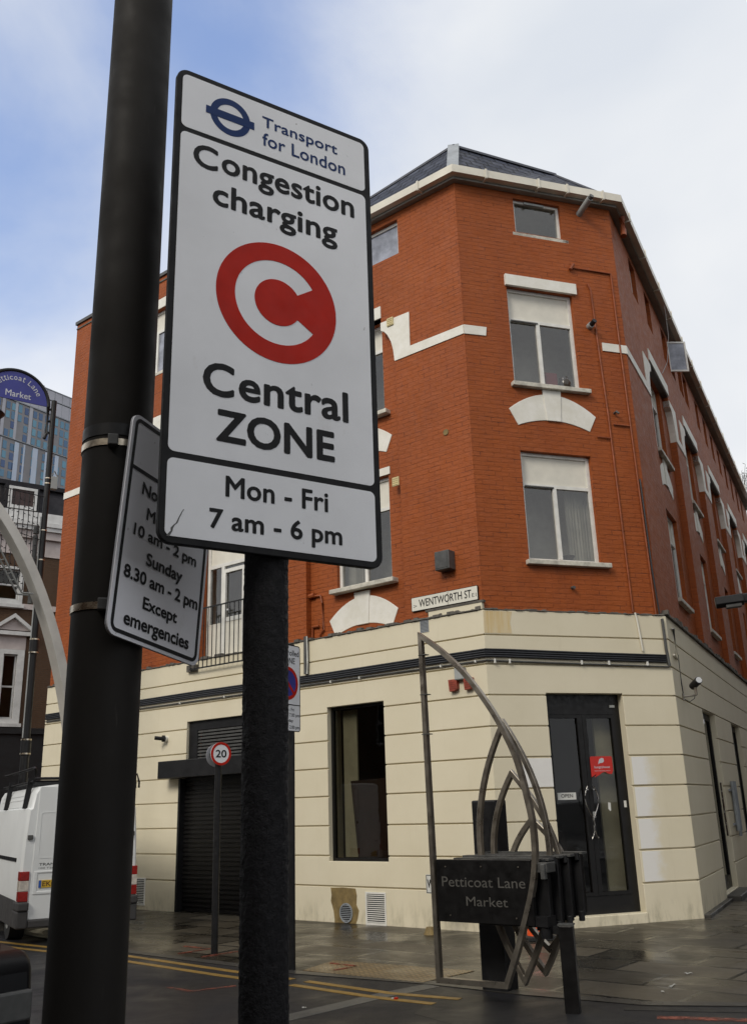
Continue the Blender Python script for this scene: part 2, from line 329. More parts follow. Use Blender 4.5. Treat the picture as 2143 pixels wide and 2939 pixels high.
def sweep(bm, pts, prof, up=Vector((0, 0, 1)), closed=False):
    """sweep a profile [(a,b)] along pts; b is measured along up"""
    P = [Vector(p) for p in pts]; rings = []; n = len(P)
    for i, p in enumerate(P):
        a = P[i-1] if (i > 0 or closed) else P[i]; c = P[(i+1) % n] if (i < n-1 or closed) else P[i]
        t1 = (p-a); t2 = (c-p)
        t = (t1.normalized() if t1.length > 1e-9 else Vector()) + (t2.normalized() if t2.length > 1e-9 else Vector())
        if t.length < 1e-9: t = t2
        t.normalize(); s = t.cross(up)
        if s.length < 1e-4: s = t.cross(Vector((1, 0, 0)))
        s.normalize(); u = s.cross(t)
        k = 1.0
        if t1.length > 1e-9 and t2.length > 1e-9: k = 1/max(0.5, t.dot(t2.normalized()))
        rings.append([bm.verts.new(p+s*(q[0]*k)+u*(q[1])) for q in prof])
    m = len(prof)
    for i in range(n if closed else n-1):
        r1, r2 = rings[i], rings[(i+1) % n]
        for j in range(m): bm.faces.new((r1[j], r1[(j+1) % m], r2[(j+1) % m], r2[j]))
    if not closed: bm.faces.new(rings[0][::-1]); bm.faces.new(rings[-1])
    return bm
def circ(r, n=10): return [(r*math.cos(2*math.pi*i/n), r*math.sin(2*math.pi*i/n)) for i in range(n)]
def tube(bm, pts, r, n=8): return sweep(bm, pts, circ(r, n), Vector((0.03, 0.02, 1)).normalized())
def cyl(bm, c, r, z0, z1, n=24, r2=None):
    r2 = r if r2 is None else r2
    a = [bm.verts.new((c[0]+r*math.cos(2*math.pi*i/n), c[1]+r*math.sin(2*math.pi*i/n), z0)) for i in range(n)]
    b = [bm.verts.new((c[0]+r2*math.cos(2*math.pi*i/n), c[1]+r2*math.sin(2*math.pi*i/n), z1)) for i in range(n)]
    for i in range(n): bm.faces.new((a[i], a[(i+1) % n], b[(i+1) % n], b[i]))
    bm.faces.new(a[::-1]); bm.faces.new(b); return bm
def disc_y(bm, cx, cz, r, y0, y1, n=40, rx=None):
    rx = r if rx is None else rx
    return prism(bm, [(cx+rx*math.cos(2*math.pi*i/n), cz+r*math.sin(2*math.pi*i/n)) for i in range(n)], y0, y1)
def ring_y(bm, cx, cz, ro, ri, y0, y1, a0=0, a1=360, n=64, kx=1.0):
    full = abs(a1-a0-360) < 1e-6
    A = [R(a0+(a1-a0)*i/n) for i in range(n if full else n+1)]
    rows = [[bm.verts.new((cx+kx*r*math.cos(t), y, cz+r*math.sin(t))) for t in A] for r, y in ((ro, y0), (ri, y0), (ri, y1), (ro, y1))]
    k = len(A)
    for i in range(k if full else k-1):
        j = (i+1) % k
        for q in range(4): bm.faces.new((rows[q][i], rows[(q+1) % 4][i], rows[(q+1) % 4][j], rows[q][j]))
    if not full:
        bm.faces.new([rows[q][0] for q in (3, 2, 1, 0)]); bm.faces.new([rows[q][-1] for q in range(4)])
    return bm
def rrect(x0, x1, z0, z1, r, n=6):
    p = []
    for cx, cz, a in ((x1-r, z1-r, 0), (x0+r, z1-r, 90), (x0+r, z0+r, 180), (x1-r, z0+r, 270)):
        for i in range(n+1): t = R(a+90*i/n); p.append((cx+r*math.cos(t), cz+r*math.sin(t)))
    return p
def holed(bm, x0, x1, z0, z1, holes, y0, y1):
    """wall sheet at y0 with rectangular openings whose sides run back to y1"""
    xs = sorted({x0, x1, *[min(max(h[i], x0), x1) for h in holes for i in (0, 1)]}); zs = sorted({z0, z1, *[min(max(h[i], z0), z1) for h in holes for i in (2, 3)]})
    def solid(i, j):
        if i < 0 or j < 0 or i >= len(xs)-1 or j >= len(zs)-1: return False
        cx, cz = (xs[i]+xs[i+1])/2, (zs[j]+zs[j+1])/2
        return not any(h[0] < cx < h[1] and h[2] < cz < h[3] for h in holes)
    V = {}
    def v(i, j, y):
        k = (i, j, y)
        if k not in V: V[k] = bm.verts.new((xs[i], y, zs[j]))
        return V[k]
    for i in range(len(xs)-1):
        for j in range(len(zs)-1):
            if not solid(i, j): continue
            bm.faces.new((v(i, j, y0), v(i+1, j, y0), v(i+1, j+1, y0), v(i, j+1, y0)))
            for di, dj, e in ((-1, 0, ((i, j+1), (i, j))), (1, 0, ((i+1, j), (i+1, j+1))), (0, -1, ((i, j), (i+1, j))), (0, 1, ((i+1, j+1), (i, j+1)))):
                if not solid(i+di, j+dj):
                    a, b = e; bm.faces.new((v(*a, y0), v(*a, y1), v(*b, y1), v(*b, y0)))
    return bm
def B(): return bmesh.new()
def obj(name, bm, mat, parent=None, loc=(0, 0, 0), rz=0.0, smooth=False, bevel=0.0, mtx=None, fixn=True):
    if fixn: bmesh.ops.recalc_face_normals(bm, faces=bm.faces[:])
    me = bpy.data.meshes.new(name); bm.to_mesh(me); bm.free()
    me.materials.append(M[mat] if isinstance(mat, str) else mat)
    if smooth:
        for p in me.polygons: p.use_smooth = True
        try: me.set_sharp_from_angle(angle=R(38))
        except Exception: pass
    o = bpy.data.objects.new(name, me); COL.objects.link(o)
    if parent: o.parent = parent
    if mtx is not None: o.matrix_local = mtx
    else: o.location = loc; o.rotation_euler = (0, 0, rz)
    if bevel:
        b = o.modifiers.new('bevel', 'BEVEL'); b.width = bevel; b.segments = 2; b.limit_method = 'ANGLE'
    return o
def tag(o, label, cat, group=None):
    o['label'] = label; o['category'] = cat
    if group: o['group'] = group
    return o
def thing(name, label, cat, loc=(0, 0, 0), rz=0.0, group=None, mtx=None):
    o = bpy.data.objects.new(name, None); COL.objects.link(o); o.empty_display_size = 0.2
    if mtx is not None: o.matrix_local = mtx
    else: o.location = loc; o.rotation_euler = (0, 0, rz)
    return tag(o, label, cat, group)
def struct(o): o['kind'] = 'structure'; return o
def copy_tree(o, parent=None):
    c = o.copy(); COL.objects.link(c); c.parent = parent
    for ch in o.children: copy_tree(ch, c)
    return c
def text_mesh(s, x0, x1, z0, z1, bold=0.0, depth=0.0005, space=1.0, shear=0.0):
    """flat lettering fitted into x0..x1, z0..z1, facing -y; bold (share of the cap height) thickens the strokes"""
    cu = bpy.data.curves.new('lettering', 'FONT'); cu.body = s; cu.size = 1; cu.space_character = space; cu.shear = shear
    cu.resolution_u = 4
    o = bpy.data.objects.new('lettering', cu); me = bpy.data.meshes.new_from_object(o)
    bpy.data.objects.remove(o); bpy.data.curves.remove(cu)
    xs = [v.co.x for v in me.vertices]; ys = [v.co.y for v in me.vertices]
    ax, bx, ay, by = min(xs), max(xs), min(ys), max(ys)
    e = bold*(z1-z0)
    for v in me.vertices:
        v.co = ((x0+e+(v.co.x-ax)/(bx-ax)*(x1-x0-2*e)), 0.0, (z0+e+(v.co.y-ay)/max(1e-6, by-ay)*(z1-z0-2*e)))
    bm = bmesh.new(); n = 10 if bold > 0 else 1
    for i in range(n):
        off = (e*math.cos(2*math.pi*i/n), -depth-i*2e-5, e*math.sin(2*math.pi*i/n)) if bold > 0 else (0, -depth, 0)
        m2 = me.copy(); m2.transform(Matrix.Translation(off)); bm.from_mesh(m2); bpy.data.meshes.remove(m2)
    bpy.data.meshes.remove(me)
    return bm
def words(bm, gap):
    """split lettering into one mesh per word where the blank between letters is wider than gap"""
    iv = sorted((min(v.co.x for v in f.verts), max(v.co.x for v in f.verts)) for f in bm.faces); runs = [list(iv[0])]
    for a, b in iv[1:]:
        if a > runs[-1][1]+gap: runs.append([a, b])
        else: runs[-1][1] = max(runs[-1][1], b)
    out = []
    for a, b in runs:
        c = bm.copy(); bmesh.ops.delete(c, geom=[f for f in c.faces if not a-1e-6 <= f.calc_center_median().x <= b+1e-6], context='FACES'); out.append(c)
    bm.free(); return out
def addbm(dst, src, off=(0, 0, 0)):
    me = bpy.data.meshes.new('t'); src.to_mesh(me); src.free()
    me.transform(Matrix.Translation(off)); dst.from_mesh(me); bpy.data.meshes.remove(me); return dst
# ------------------------------------------------------------------ ground plan (metres; the camera stands at the origin)
aL, aM, aR = -0.67477, 0.30904, 1.10047
K1 = Vector((1.5196, 13.0720, 0)); K2 = Vector((4.4200, 13.9980, 0))
def dv(a): return Vector((math.cos(a), math.sin(a), 0))
def nv(a): return Vector((math.sin(a), -math.cos(a), 0))   # outward
dL, dM, dR, nL, nM, nR = dv(aL), dv(aM), dv(aR), nv(aL), nv(aM), nv(aR)
def cross(P, a, Q, b):
    A = dv(a); Bv = dv(b); d = A.x*(-Bv.y)+A.y*Bv.x
    r = Q-P; t = (r.x*(-Bv.y)+r.y*Bv.x)/d
    return P+A*t
def c1(o): return cross(K1+nL*o[0], aL, K1+nM*o[1], aM)      # corner of offset faces
def c2(o): return cross(K1+nM*o[1], aM, K2+nR*o[2], aR)
UL0, UR1, LM = -11.06, 20.6, (K2-K1).length
BK = (-0.05, -0.05, -0.08)                                    # brick set back behind the render
B1, B2 = c1(BK), c2(BK)
LB, MB0, MB1, RB = (B1-K1).dot(dL), (B1-K1).dot(dM), (B2-K1).dot(dM), (B2-K2).dot(dR)
Z1, ZE = 4.28, 11.66
# ------------------------------------------------------------------ setting: road, pavement, kerb, markings
RZ = -0.004
bm = B(); g = 700
for i, (x, y) in enumerate(((-g, -g), (g, -g), (g, g), (-g, g))): bm.verts.new((x, y, RZ))
bm.verts.ensure_lookup_table(); bm.faces.new(bm.verts[:]); struct(obj('road', bm, 'asphalt'))
def pL(u, d): p = K1+dL*u+nL*d; return (p.x, p.y)
kl = [pL(-60, 1.9), pL(-14, 1.9), pL(-9.5, 2.0), pL(-7.2, 2.9), (-3.25, 12.45), (-0.98, 10.50), (0.36, 9.68), (1.2, 9.0), (2.1, 8.42), (2.86, 8.27), (6.2, 8.1), (7.4, 9.0), (8.4, 11.2)]
e = Vector((8.4, 11.2, 0))+dR*60; kl.append((e.x, e.y))
back = [(e.x-8, e.y+6), (-40, 60)]
bm = B(); slab(bm, kl+back, RZ-0.05, 0.0); bmesh.ops.triangulate(bm, faces=[f for f in bm.faces if len(f.verts) > 4]); struct(obj('pavement', bm, 'paving'))
bm = B(); sweep(bm, [(x, y, 0) for x, y in kl], [(-0.0, -0.06), (-0.0, 0.003), (-0.15, 0.003), (-0.15, -0.06)]); struct(obj('kerb', bm, 'kerb'))
bm = B(); slab(bm, [(-30, 24.5), (-30, -6), (30, -6), (30, 3.4), (3.0, 3.4), (-3.4, 3.4)], RZ-0.05, 0.0); struct(obj('near_pavement', bm, 'paving'))
def strip(bm, pts, wd, z):
    sweep(bm, [(x, y, z-0.004) for x, y in pts], [(-wd/2, 0), (wd/2, 0), (wd/2, 0.008), (-wd/2, 0.008)])
for off in (0.0, 0.24):
    bm = B(); o = Vector((-0.62, -0.78))*off
    strip(bm, [(-9+o.x, 16.7+o.y), (-3.2+o.x, 12.22+o.y), (-1.62+o.x, 10.76+o.y), (-0.95+o.x*1.0, 10.18+o.y)], 0.085, RZ)
    strip(bm, [(-0.80+o.x*.9, 10.04+o.y*.9), (0.03+o.x*.9, 9.28+o.y*.9), (0.62+o.x*1.6, 8.93+o.y*.9)], 0.085, RZ)
    struct(obj('yellow_line', bm, 'yellow'))
bm = B(); slab(bm, [(-0.89, 10.66), (-0.60, 11.27), (0.87, 10.30), (0.33, 9.75)], -0.01, 0.005); struct(obj('tactile_paving', bm, 'tactile'))
bm = B(); strip(bm, [(-1.6, 7.6), (-0.8, 8.42), (-0.05, 9.22), (0.42, 9.62)], 0.20, RZ-0.002); struct(obj('drainage_channel', bm, 'setts'))
bm = B(); strip(bm, [(1.9, 8.36), (2.9, 8.10), (6.2, 7.93)], 0.16, RZ-0.001); struct(obj('kerb_shade_strip', bm, 'patchtar'))  # dark strip painted in for the shade along the right kerb
bm = B(); slab(bm, [(0.5, 9.3), (1.6, 8.55), (1.9, 7.9), (1.0, 7.2), (0.2, 8.4)], RZ-0.01, RZ+0.001); struct(obj('tarmac_patch', bm, 'patchtar'))
bm = B()
for a, b in (((-2.57, 12.80), (-2.18, 12.48)), ((-2.51, 12.16), (-2.18, 12.50)), ((-2.17, 11.84), (-1.80, 12.2))): strip(bm, [a, b], 0.035, 0.004)
for a, b in (((-0.62, 11.05), (-0.33, 10.80)), ((-0.56, 10.58), (-0.33, 10.78))): strip(bm, [a, b], 0.03, 0.009)
strip(bm, [(2.06, 7.98), (2.7, 7.80), (4.0, 7.5)], 0.10, RZ); strip(bm, [(-2.14, 9.95), (-1.87, 9.7), (-1.48, 9.92)], 0.05, RZ)
struct(obj('utility_paint_marks', bm, 'spray'))
# ------------------------------------------------------------------ the corner building
BLD = thing('corner_building', 'orange painted brick corner building with cream ground floor and slate roof', 'building', K1)
ML = Matrix.Rotation(aL, 4, 'Z'); MM = Matrix.Rotation(aM, 4, 'Z'); MR = Matrix.Translation(K2-K1) @ Matrix.Rotation(aR, 4, 'Z')
FR = {'L': ML, 'M': MM, 'R': MR}
def part(face, name, bm, mat, at=(0, 0, 0), parent=None, **k):
    if parent is None: return obj(name, bm, mat, BLD, mtx=FR[face] @ Matrix.Translation(at), **k)
    return obj(name, bm, mat, parent, mtx=Matrix.Translation(at), **k)
def onwall(face, name, label, cat, at, group=None):
    """a thing of its own fixed to one face of the building"""
    return thing(name, label, cat, group=group, mtx=Matrix.Translation(K1) @ FR[face] @ Matrix.Translation(at))
def window(face, u0, u1, z0, z1, y, panel=None, mull=(), vent=False, sill=None, fr=0.055, gl='glass', room='room', depth=0.9, simple_frame=False, curtain=None):
    """frame (part) with pane, panel, sill (sub-parts); origin at the bottom-left corner of the opening"""
    W, H = u1-u0, z1-z0; bm = B()
    zt = (panel-z0) if panel else H
    d = 0.07
    box(bm, 0, fr, 0, d, 0, H); box(bm, W-fr, W, 0, d, 0, H); box(bm, fr, W-fr, 0.002, d, 0, fr); box(bm, fr, W-fr, 0.002, d, H-fr, H)
    if panel: box(bm, fr, W-fr, 0.002, d, zt-fr/2, zt+fr/2)
    for m_ in mull: box(bm, m_*W-fr*0.55, m_*W+fr*0.55, -0.004, d, fr, zt-(fr/2 if panel else fr))
    f = part(face, 'window', bm, 'upvc', (u0, y, z0))
    xs = [fr*0.9]+[q for m_ in mull for q in (m_*W,)]+[W-fr*0.9]
    for a, b in zip(xs[:-1], xs[1:]):
        p = B(); box(p, a, b, 0.03, 0.036, fr*0.8, zt-fr*0.4); part(face, 'pane', p, gl, parent=f)
    if panel:
        p = B(); box(p, fr, W-fr, 0.028, 0.05, zt+fr/2, H-fr); part(face, 'panel', p, 'board', parent=f)
    if vent:
        p = B(); box(p, fr*1.3, W*0.46, -0.014, 0.01, zt-0.03, zt-0.008); part(face, 'trickle_vent', p, 'dgrey', parent=f)
    if sill:
        p = B(); box(p, -0.06, W+0.12, -sill, 0.0, -0.075, -0.002); part(face, 'sill', p, 'stone', parent=f, bevel=0.008)
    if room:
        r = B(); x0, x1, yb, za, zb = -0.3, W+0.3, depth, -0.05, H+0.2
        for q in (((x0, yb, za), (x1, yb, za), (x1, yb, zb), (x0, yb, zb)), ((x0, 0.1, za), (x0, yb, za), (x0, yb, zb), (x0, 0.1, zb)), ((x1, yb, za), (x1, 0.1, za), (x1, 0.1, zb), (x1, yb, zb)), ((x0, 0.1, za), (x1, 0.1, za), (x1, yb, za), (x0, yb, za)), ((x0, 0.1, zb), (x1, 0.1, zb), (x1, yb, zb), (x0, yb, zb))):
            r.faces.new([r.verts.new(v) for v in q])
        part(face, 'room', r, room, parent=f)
    if curtain:
        c = B(); n = 26; a, b = curtain; row = []
        for i in range(n+1):
            x = a*W+(b-a)*W*i/n; yy = 0.20+0.03*math.sin(i*1.9)+0.012*math.sin(i*4.3); row.append((c.verts.new((x, yy, 0.03)), c.verts.new((x, yy, zt+0.02))))
        for i in range(n): c.faces.new((row[i][0], row[i+1][0], row[i+1][1], row[i][1]))
        part(face, 'curtain', c, 'curtain', parent=f, smooth=True)
    return f
def arch(face, cx, zc, y, w=1.5, key=True, th=0.06, cutl=False):
    """segmental arch of white painted voussoirs with a keystone; zc is the crown's underside"""
    k = w/1.52; bm = B(); n = 16; out = []; inn = []
    for i in range(n+1):
        t = -1+2*i/n; out.append((cx+0.77*k*t, zc+0.14+0.315*(1-t*t))); inn.append((cx+0.63*k*t, zc-0.13+0.13*(1-t*t)))
    prism(bm, out+inn[::-1], y-0.012, y+th)
    if key: prism(bm, [(cx-0.122, zc-0.012), (cx+0.122, zc-0.012), (cx+0.165, zc+0.53), (cx-0.165, zc+0.53)], y-0.028, y+th)
    return part(face, 'window_arch', bm, 'white', bevel=0.006)
def wbox(face, name, mat, x0, x1, y0, y1, z0, z1, **k):
    bm = B(); box(bm, x0, x1, y0, y1, z0, z1); return part(face, name, bm, mat, **k)
yb = 0.05; ybR = 0.08; RD = 0.12                               # brick plane, recess depth
# --- brick faces
recL = (-3.50, -1.42); LH = [(recL[0], recL[1], Z1-1, 9.41), (-3.23, -1.69, 9.40, 9.66), (-2.13, -1.25, 10.77, 11.46), (-8.45, -7.05, 10.70, 12.24), (-6.2, -4.5, Z1-1, 6.85)]
bm = B(); holed(bm, UL0, LB, Z1, ZE+0.1, LH, yb, yb+RD+0.02); part('L', 'brick_wall', bm, 'brick')
bm = B(); holed(bm, UL0, -4.6, ZE+0.1, 13.05, LH, yb, yb+0.3); part('L', 'brick_wall', bm, 'brick')
bm = B(); holed(bm, -3.7, -1.2, Z1-0.3, 9.8, [(-2.95, -1.77, 7.96, 9.64), (-2.90, -1.74, 5.06, 6.82)], yb+RD, yb+RD+0.14); part('L', 'brick_wall', bm, 'brick')
bm = B(); holed(bm, MB0, MB1, Z1, ZE+0.1, [(1.10, 1.99, 10.83, 11.50), (0.84, 2.05, 7.98, 9.74), (0.84, 2.07, 5.06, 6.83)], yb, yb+0.13); part('M', 'brick_wall', bm, 'brick')
bays = [3.25+3.75*k for k in range(5)]
att = [(1.39, 1.95), (2.78, 3.33), (4.47, 5.07), (5.26, 5.87), (6.35, 6.97), (7.12, 7.73), (8.92, 9.43), (10.2, 10.75), (11.5, 12.05), (12.9, 13.45), (14.3, 14.85), (15.7, 16.25), (17.1, 17.65), (18.4, 18.95)]
RH = [(a, b, 10.68, 11.45) for a, b in att]
for c in bays: RH += [(c-1.3, c+1.3, Z1-1, 9.41), (c-0.95, c+0.95, 9.40, 9.66)]
bm = B(); holed(bm, RB, UR1, Z1, ZE+0.1, RH, ybR, ybR+RD+0.02); part('R', 'brick_wall', bm, 'brick')
for c in bays:
    bm = B(); holed(bm, c-1.5, c+1.5, Z1-0.3, 9.8, [(c-0.6, c+0.6, 7.98, 9.64), (c-0.6, c+0.6, 5.06, 6.82)], ybR+RD, ybR+RD+0.15); part('R', 'brick_wall', bm, 'brick')
# end walls and back
bm = B(); box(bm, UL0+0.001, UL0+0.3, yb+0.01, 9.0, 0, 13.04); part('L', 'end_wall', bm, 'brick')
bm = B(); box(bm, -4.9, -4.601, yb+0.31, 6.0, ZE-0.5, 13.04); part('L', 'parapet_return', bm, 'brick')
bm = B(); box(bm, UR1-0.3, UR1-0.001, ybR+0.01, 8.0, 0, ZE); part('R', 'end_wall', bm, 'brick')
bm = B(); box(bm, UL0-0.03, -4.57, yb-0.04, yb+0.36, 13.05, 13.13); part('L', 'parapet_coping', bm, 'dgrey')
bm = B(); box(bm, UL0, -4.6, yb-0.018, yb+0.0, 12.92, 12.955); part('L', 'parapet_ledge', bm, 'ledge')
# --- cream rusticated ground floor
zl = [0.0, 0.50, 0.93, 1.36, 1.79, 2.21, 2.63, 3.06, 3.49, 3.91, Z1]
GH = {'L': [(-6.62, -4.98, -1, 3.19), (-3.02, -1.87, 0.85, 3.15), (-5.0, -4.7, -1, 3.19)], 'M': [(0.90, 2.14, 0.13, 3.09)], 'R': [(2.45, 3.93, 0.10, 3.05), (6.17, 7.61, 0.10, 3.05), (10.2, 11.7, 0.1, 3.05), (14, 15.5, 0.1, 3.05)]}
GH['L'] = [(-6.60, -4.45, -1, 2.30), (-6.43, -4.45, 2.29, 3.19), (-3.02, -1.87, 0.85, 3.15)]
for fc, (ua, ub) in {'L': (UL0, 0.0), 'M': (0.0, LM), 'R': (0.0, UR1)}.items():
    bm = B()
    for za, zb in zip(zl[:-1], zl[1:]):
        holed(bm, ua, ub, za+(0.0105 if za > 0 else -0.1), zb-0.0105, GH[fc], 0.0, 0.032)
    part(fc, 'rendered_wall', bm, 'render', bevel=0.006)
    bm = B(); e0 = 0.02 if fc != 'L' else 0; e1 = 0.02
    holed(bm, ua+e0, ub-e1, -0.1, Z1-0.005, GH[fc], 0.030, 0.34); part(fc, 'rendered_wall', bm, 'render')
# ledge where brick meets render (broken, dark mortar)
def ragged(face, ua, ub, y0, z, amp, name='mortar_ledge', seedv=1):
    """broken mortar edge: one continuous strip whose top edge and depth wander"""
    rnd = random.Random(seedv); bm = B(); x = ua; rows = []
    while x < ub:
        h = rnd.uniform(0.12, 1.0)**1.6*amp; d = rnd.uniform(0.0, 0.02)
        for xx in (x, min(ub, x+rnd.uniform(0.02, 0.12))):
            rows.append([bm.verts.new(p) for p in ((xx, y0-d, z-0.004), (xx, 0.06, z-0.004), (xx, 0.06, z+h+0.004), (xx, y0-d*0.5, z+h+0.004))])
            x = xx+0.004
    for r1, r2 in zip(rows[:-1], rows[1:]):
        for j in range(4): bm.faces.new((r1[j], r1[(j+1) % 4], r2[(j+1) % 4], r2[j]))
    return part(face, name, bm, 'ledge')
ragged('L', UL0, -0.02, -0.012, Z1, 0.05, seedv=3); ragged('M', 0.02, LM-0.02, 0.0, Z1, 0.02, seedv=5); ragged('R', 0.02, UR1, -0.03, Z1, 0.10, seedv=8)
bm = B(); box(bm, -0.95, 0.0, -0.006, 0.05, Z1+0.001, Z1+0.10); part('L', 'raised_render_edge', bm, 'render')
bm = B(); box(bm, -1.0, 0.03, -0.012, 0.05, Z1+0.10, Z1+0.135); part('L', 'raised_edge_flashing', bm, 'ledge')
# --- white string course, corbels and lintels
def corbel(face, c, s, y, band_to, hw, lw):
    """shouldered corbel beside a recess; s=+1 right of the bay, -1 left"""
    P = [(lw, 9.56), (lw+0.62-0.0, 9.54), (lw+0.61, 8.91)]
    pts = [(lw, 9.56), (hw+0.34, 9.545), (hw+0.33, 8.91), (band_to, 8.905), (band_to, 8.75), (hw, 8.745), (hw-0.02, 8.95), (hw-0.06, 9.13), (hw-0.13, 9.28), (hw-0.20, 9.37), (lw, 9.41)]
    bm = B(); prism(bm, [(c+s*x, z) for x, z in pts], y-0.015, y+RD); return part(face, 'white_corbel', bm, 'white')
cL = -2.46
corbel('L', cL, 1, yb, -cL+LB-0.001, 1.04, 0.77); corbel('L', cL, -1, yb, 1.65, 1.04, 0.77)
wbox('L', 'lintel', 'white', -3.23, -1.68, yb-0.02, yb+RD, 9.66, 9.885)
bm = B(); prism(bm, [(MB0+0.0, 8.745), (0.40, 8.755), (0.42, 8.91), (MB0+0.0, 8.905)], yb-0.015, yb+0.01); part('M', 'string_course', bm, 'white')
wbox('M', 'string_course', 'white', 2.52, MB1, yb-0.015, yb+0.01, 8.755, 8.905)
for i, c in enumerate(bays):
    corbel('R', c, -1, ybR, (c-RB) if i == 0 else 3.75/2, 1.3, 0.95); corbel('R', c, 1, ybR, 3.75/2-0.001 if i < 4 else UR1-c, 1.3, 0.95)
    wbox('R', 'lintel', 'white', c-0.98, c+0.98, ybR-0.02, ybR+RD, 9.66, 9.90)
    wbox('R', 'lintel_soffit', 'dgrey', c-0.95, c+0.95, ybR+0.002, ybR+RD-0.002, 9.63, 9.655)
wbox('L', 'string_course', 'white', UL0-0.01, -8.0, yb-0.015, yb+0.01, 8.555, 8.71)
# --- windows, left face
yw = yb+RD+0.07
window('L', -2.95, -1.77, 7.96, 9.64, yw, panel=9.16, mull=(0.5,), sill=0.2); window('L', -2.90, -1.74, 5.06, 6.82, yw, panel=6.28, mull=(0.5,), vent=True, sill=0.22, curtain=(0.0, 0.35))
arch('L', -2.35, 7.36, yb+RD, 1.42); arch('L', -2.36, 4.43, yb+RD, 1.42)
wbox('L', 'lintel', 'white', -2.98, -1.70, yb+RD-0.02, yb+RD+0.02, 6.83, 6.96)
window('L', -2.13, -1.25, 10.77, 11.46, yb+0.07, gl='sky_toned_glass', sill=0.05, room=None)
window('L', -8.45, -7.05, 10.70, 12.24, yb+0.09, panel=11.74, mull=(0.33,), sill=0.1, gl='sky_toned_glass', room=None)
wbox('L', 'lintel', 'white', -8.5, -7.0, yb-0.02, yb+0.06, 12.25, 12.48); arch('L', -7.75, 9.1, yb, 1.45)
# french doors and juliet balcony
f = window('L', -6.2, -4.5, Z1-0.18, 6.85, yb+0.16, panel=6.05, mull=(0.25, 0.62), fr=0.07)
bm = B(); box(bm, 0.06, 0.40, 0.0, 0.06, 0.06, 0.85); box(bm, 0.46, 1.02, 0.0, 0.06, 0.06, 0.85); box(bm, 1.09, 1.64, 0.0, 0.06, 0.06, 0.85); part('L', 'kick_panel', bm, 'board', parent=f)
bm = B()
for a, b in ((0.44, 0.51), (0.96, 1.03)): box(bm, a, b, -0.012, 0.03, 0.06, 1.85)
box(bm, 0.51, 0.96, -0.012, 0.03, 1.78, 1.85); box(bm, 0.51, 0.96, -0.012, 0.03, 0.85, 0.93); part('L', 'door_leaf', bm, 'upvc', parent=f)
bm = B(); box(bm, 0.53, 0.62, -0.03, -0.014, 1.05, 1.08); part('L', 'handle', bm, 'chrome', parent=f)
bm = B(); box(bm, -6.30, -4.40, -0.10, -0.085, 5.19, 5.215); box(bm, -6.30, -4.40, -0.10, -0.085, 4.10, 4.125)
for i in range(17): x = -6.28+i*0.116; box(bm, x-0.006, x+0.006, -0.098, -0.086, 4.12, 5.19)
for x in (-6.29, -4.41): box(bm, x-0.012, x+0.012, -0.085, 0.1, 5.16, 5.2); box(bm, x-0.012, x+0.012, -0.085, 0.1, 4.1, 4.14)
part('L', 'balcony_railing', bm, 'black')
wbox('L', 'balcony_ledge', 'ledge', -6.42, -6.16, -0.06, 0.05, 4.08, 4.20)
# --- windows, middle face
window('M', 1.10, 1.99, 10.83, 11.50, yb+0.06, vent=False, sill=0.06, fr=0.045, depth=1.2)
wbox('M', 'trickle_vent', 'grey', 1.32, 1.70, yb+0.03, yb+0.058, 11.44, 11.48)
window('M', 0.84, 2.05, 7.98, 9.74, yb+0.08, panel=9.17, mull=(0.46,), vent=True, sill=0.17, depth=0.8)
window('M', 0.84, 2.07, 5.06, 6.83, yb+0.08, panel=6.29, mull=(0.47,), vent=True, sill=0.17, curtain=(0.68, 1.0), depth=0.7)
wbox('M', 'lintel', 'white', 0.81, 2.12, yb-0.05, yb+0.06, 9.742, 9.94); arch('M', 1.475, 7.38, yb, 1.52)
# --- windows, right face
ywR = ybR+RD+0.08
for c in bays:
    window('R', c-0.6, c+0.6, 7.98, 9.64, ywR, panel=9.17, mull=(0.5,), sill=0.17); window('R', c-0.6, c+0.6, 5.06, 6.82, ywR, panel=6.29, mull=(0.5,), sill=0.17)
    arch('R', c, 7.38, ybR+RD, 1.3)
for i, (a, b) in enumerate(att):
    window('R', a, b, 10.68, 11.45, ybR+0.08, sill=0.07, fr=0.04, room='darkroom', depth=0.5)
# the open casement of the third attic window
bm = B(); w_, h_ = 0.44, 0.74
box(bm, 0, 0.04, 0, 0.04, 0, h_); box(bm, w_-0.04, w_, 0, 0.04, 0, h_); box(bm, 0.04, w_-0.04, 0.001, 0.04, 0, 0.04); box(bm, 0.04, w_-0.04, 0.001, 0.04, h_-0.04, h_)
cs = obj('open_casement', bm, 'upvc', BLD, mtx=MR @ Matrix.Translation((5.27, ybR+0.02, 10.70)) @ Matrix.Rotation(R(-60), 4, 'Z'))
bm = B(); box(bm, 0.035, w_-0.035, 0.015, 0.021, 0.035, h_-0.035); obj('pane', bm, 'sky_toned_glass', cs)
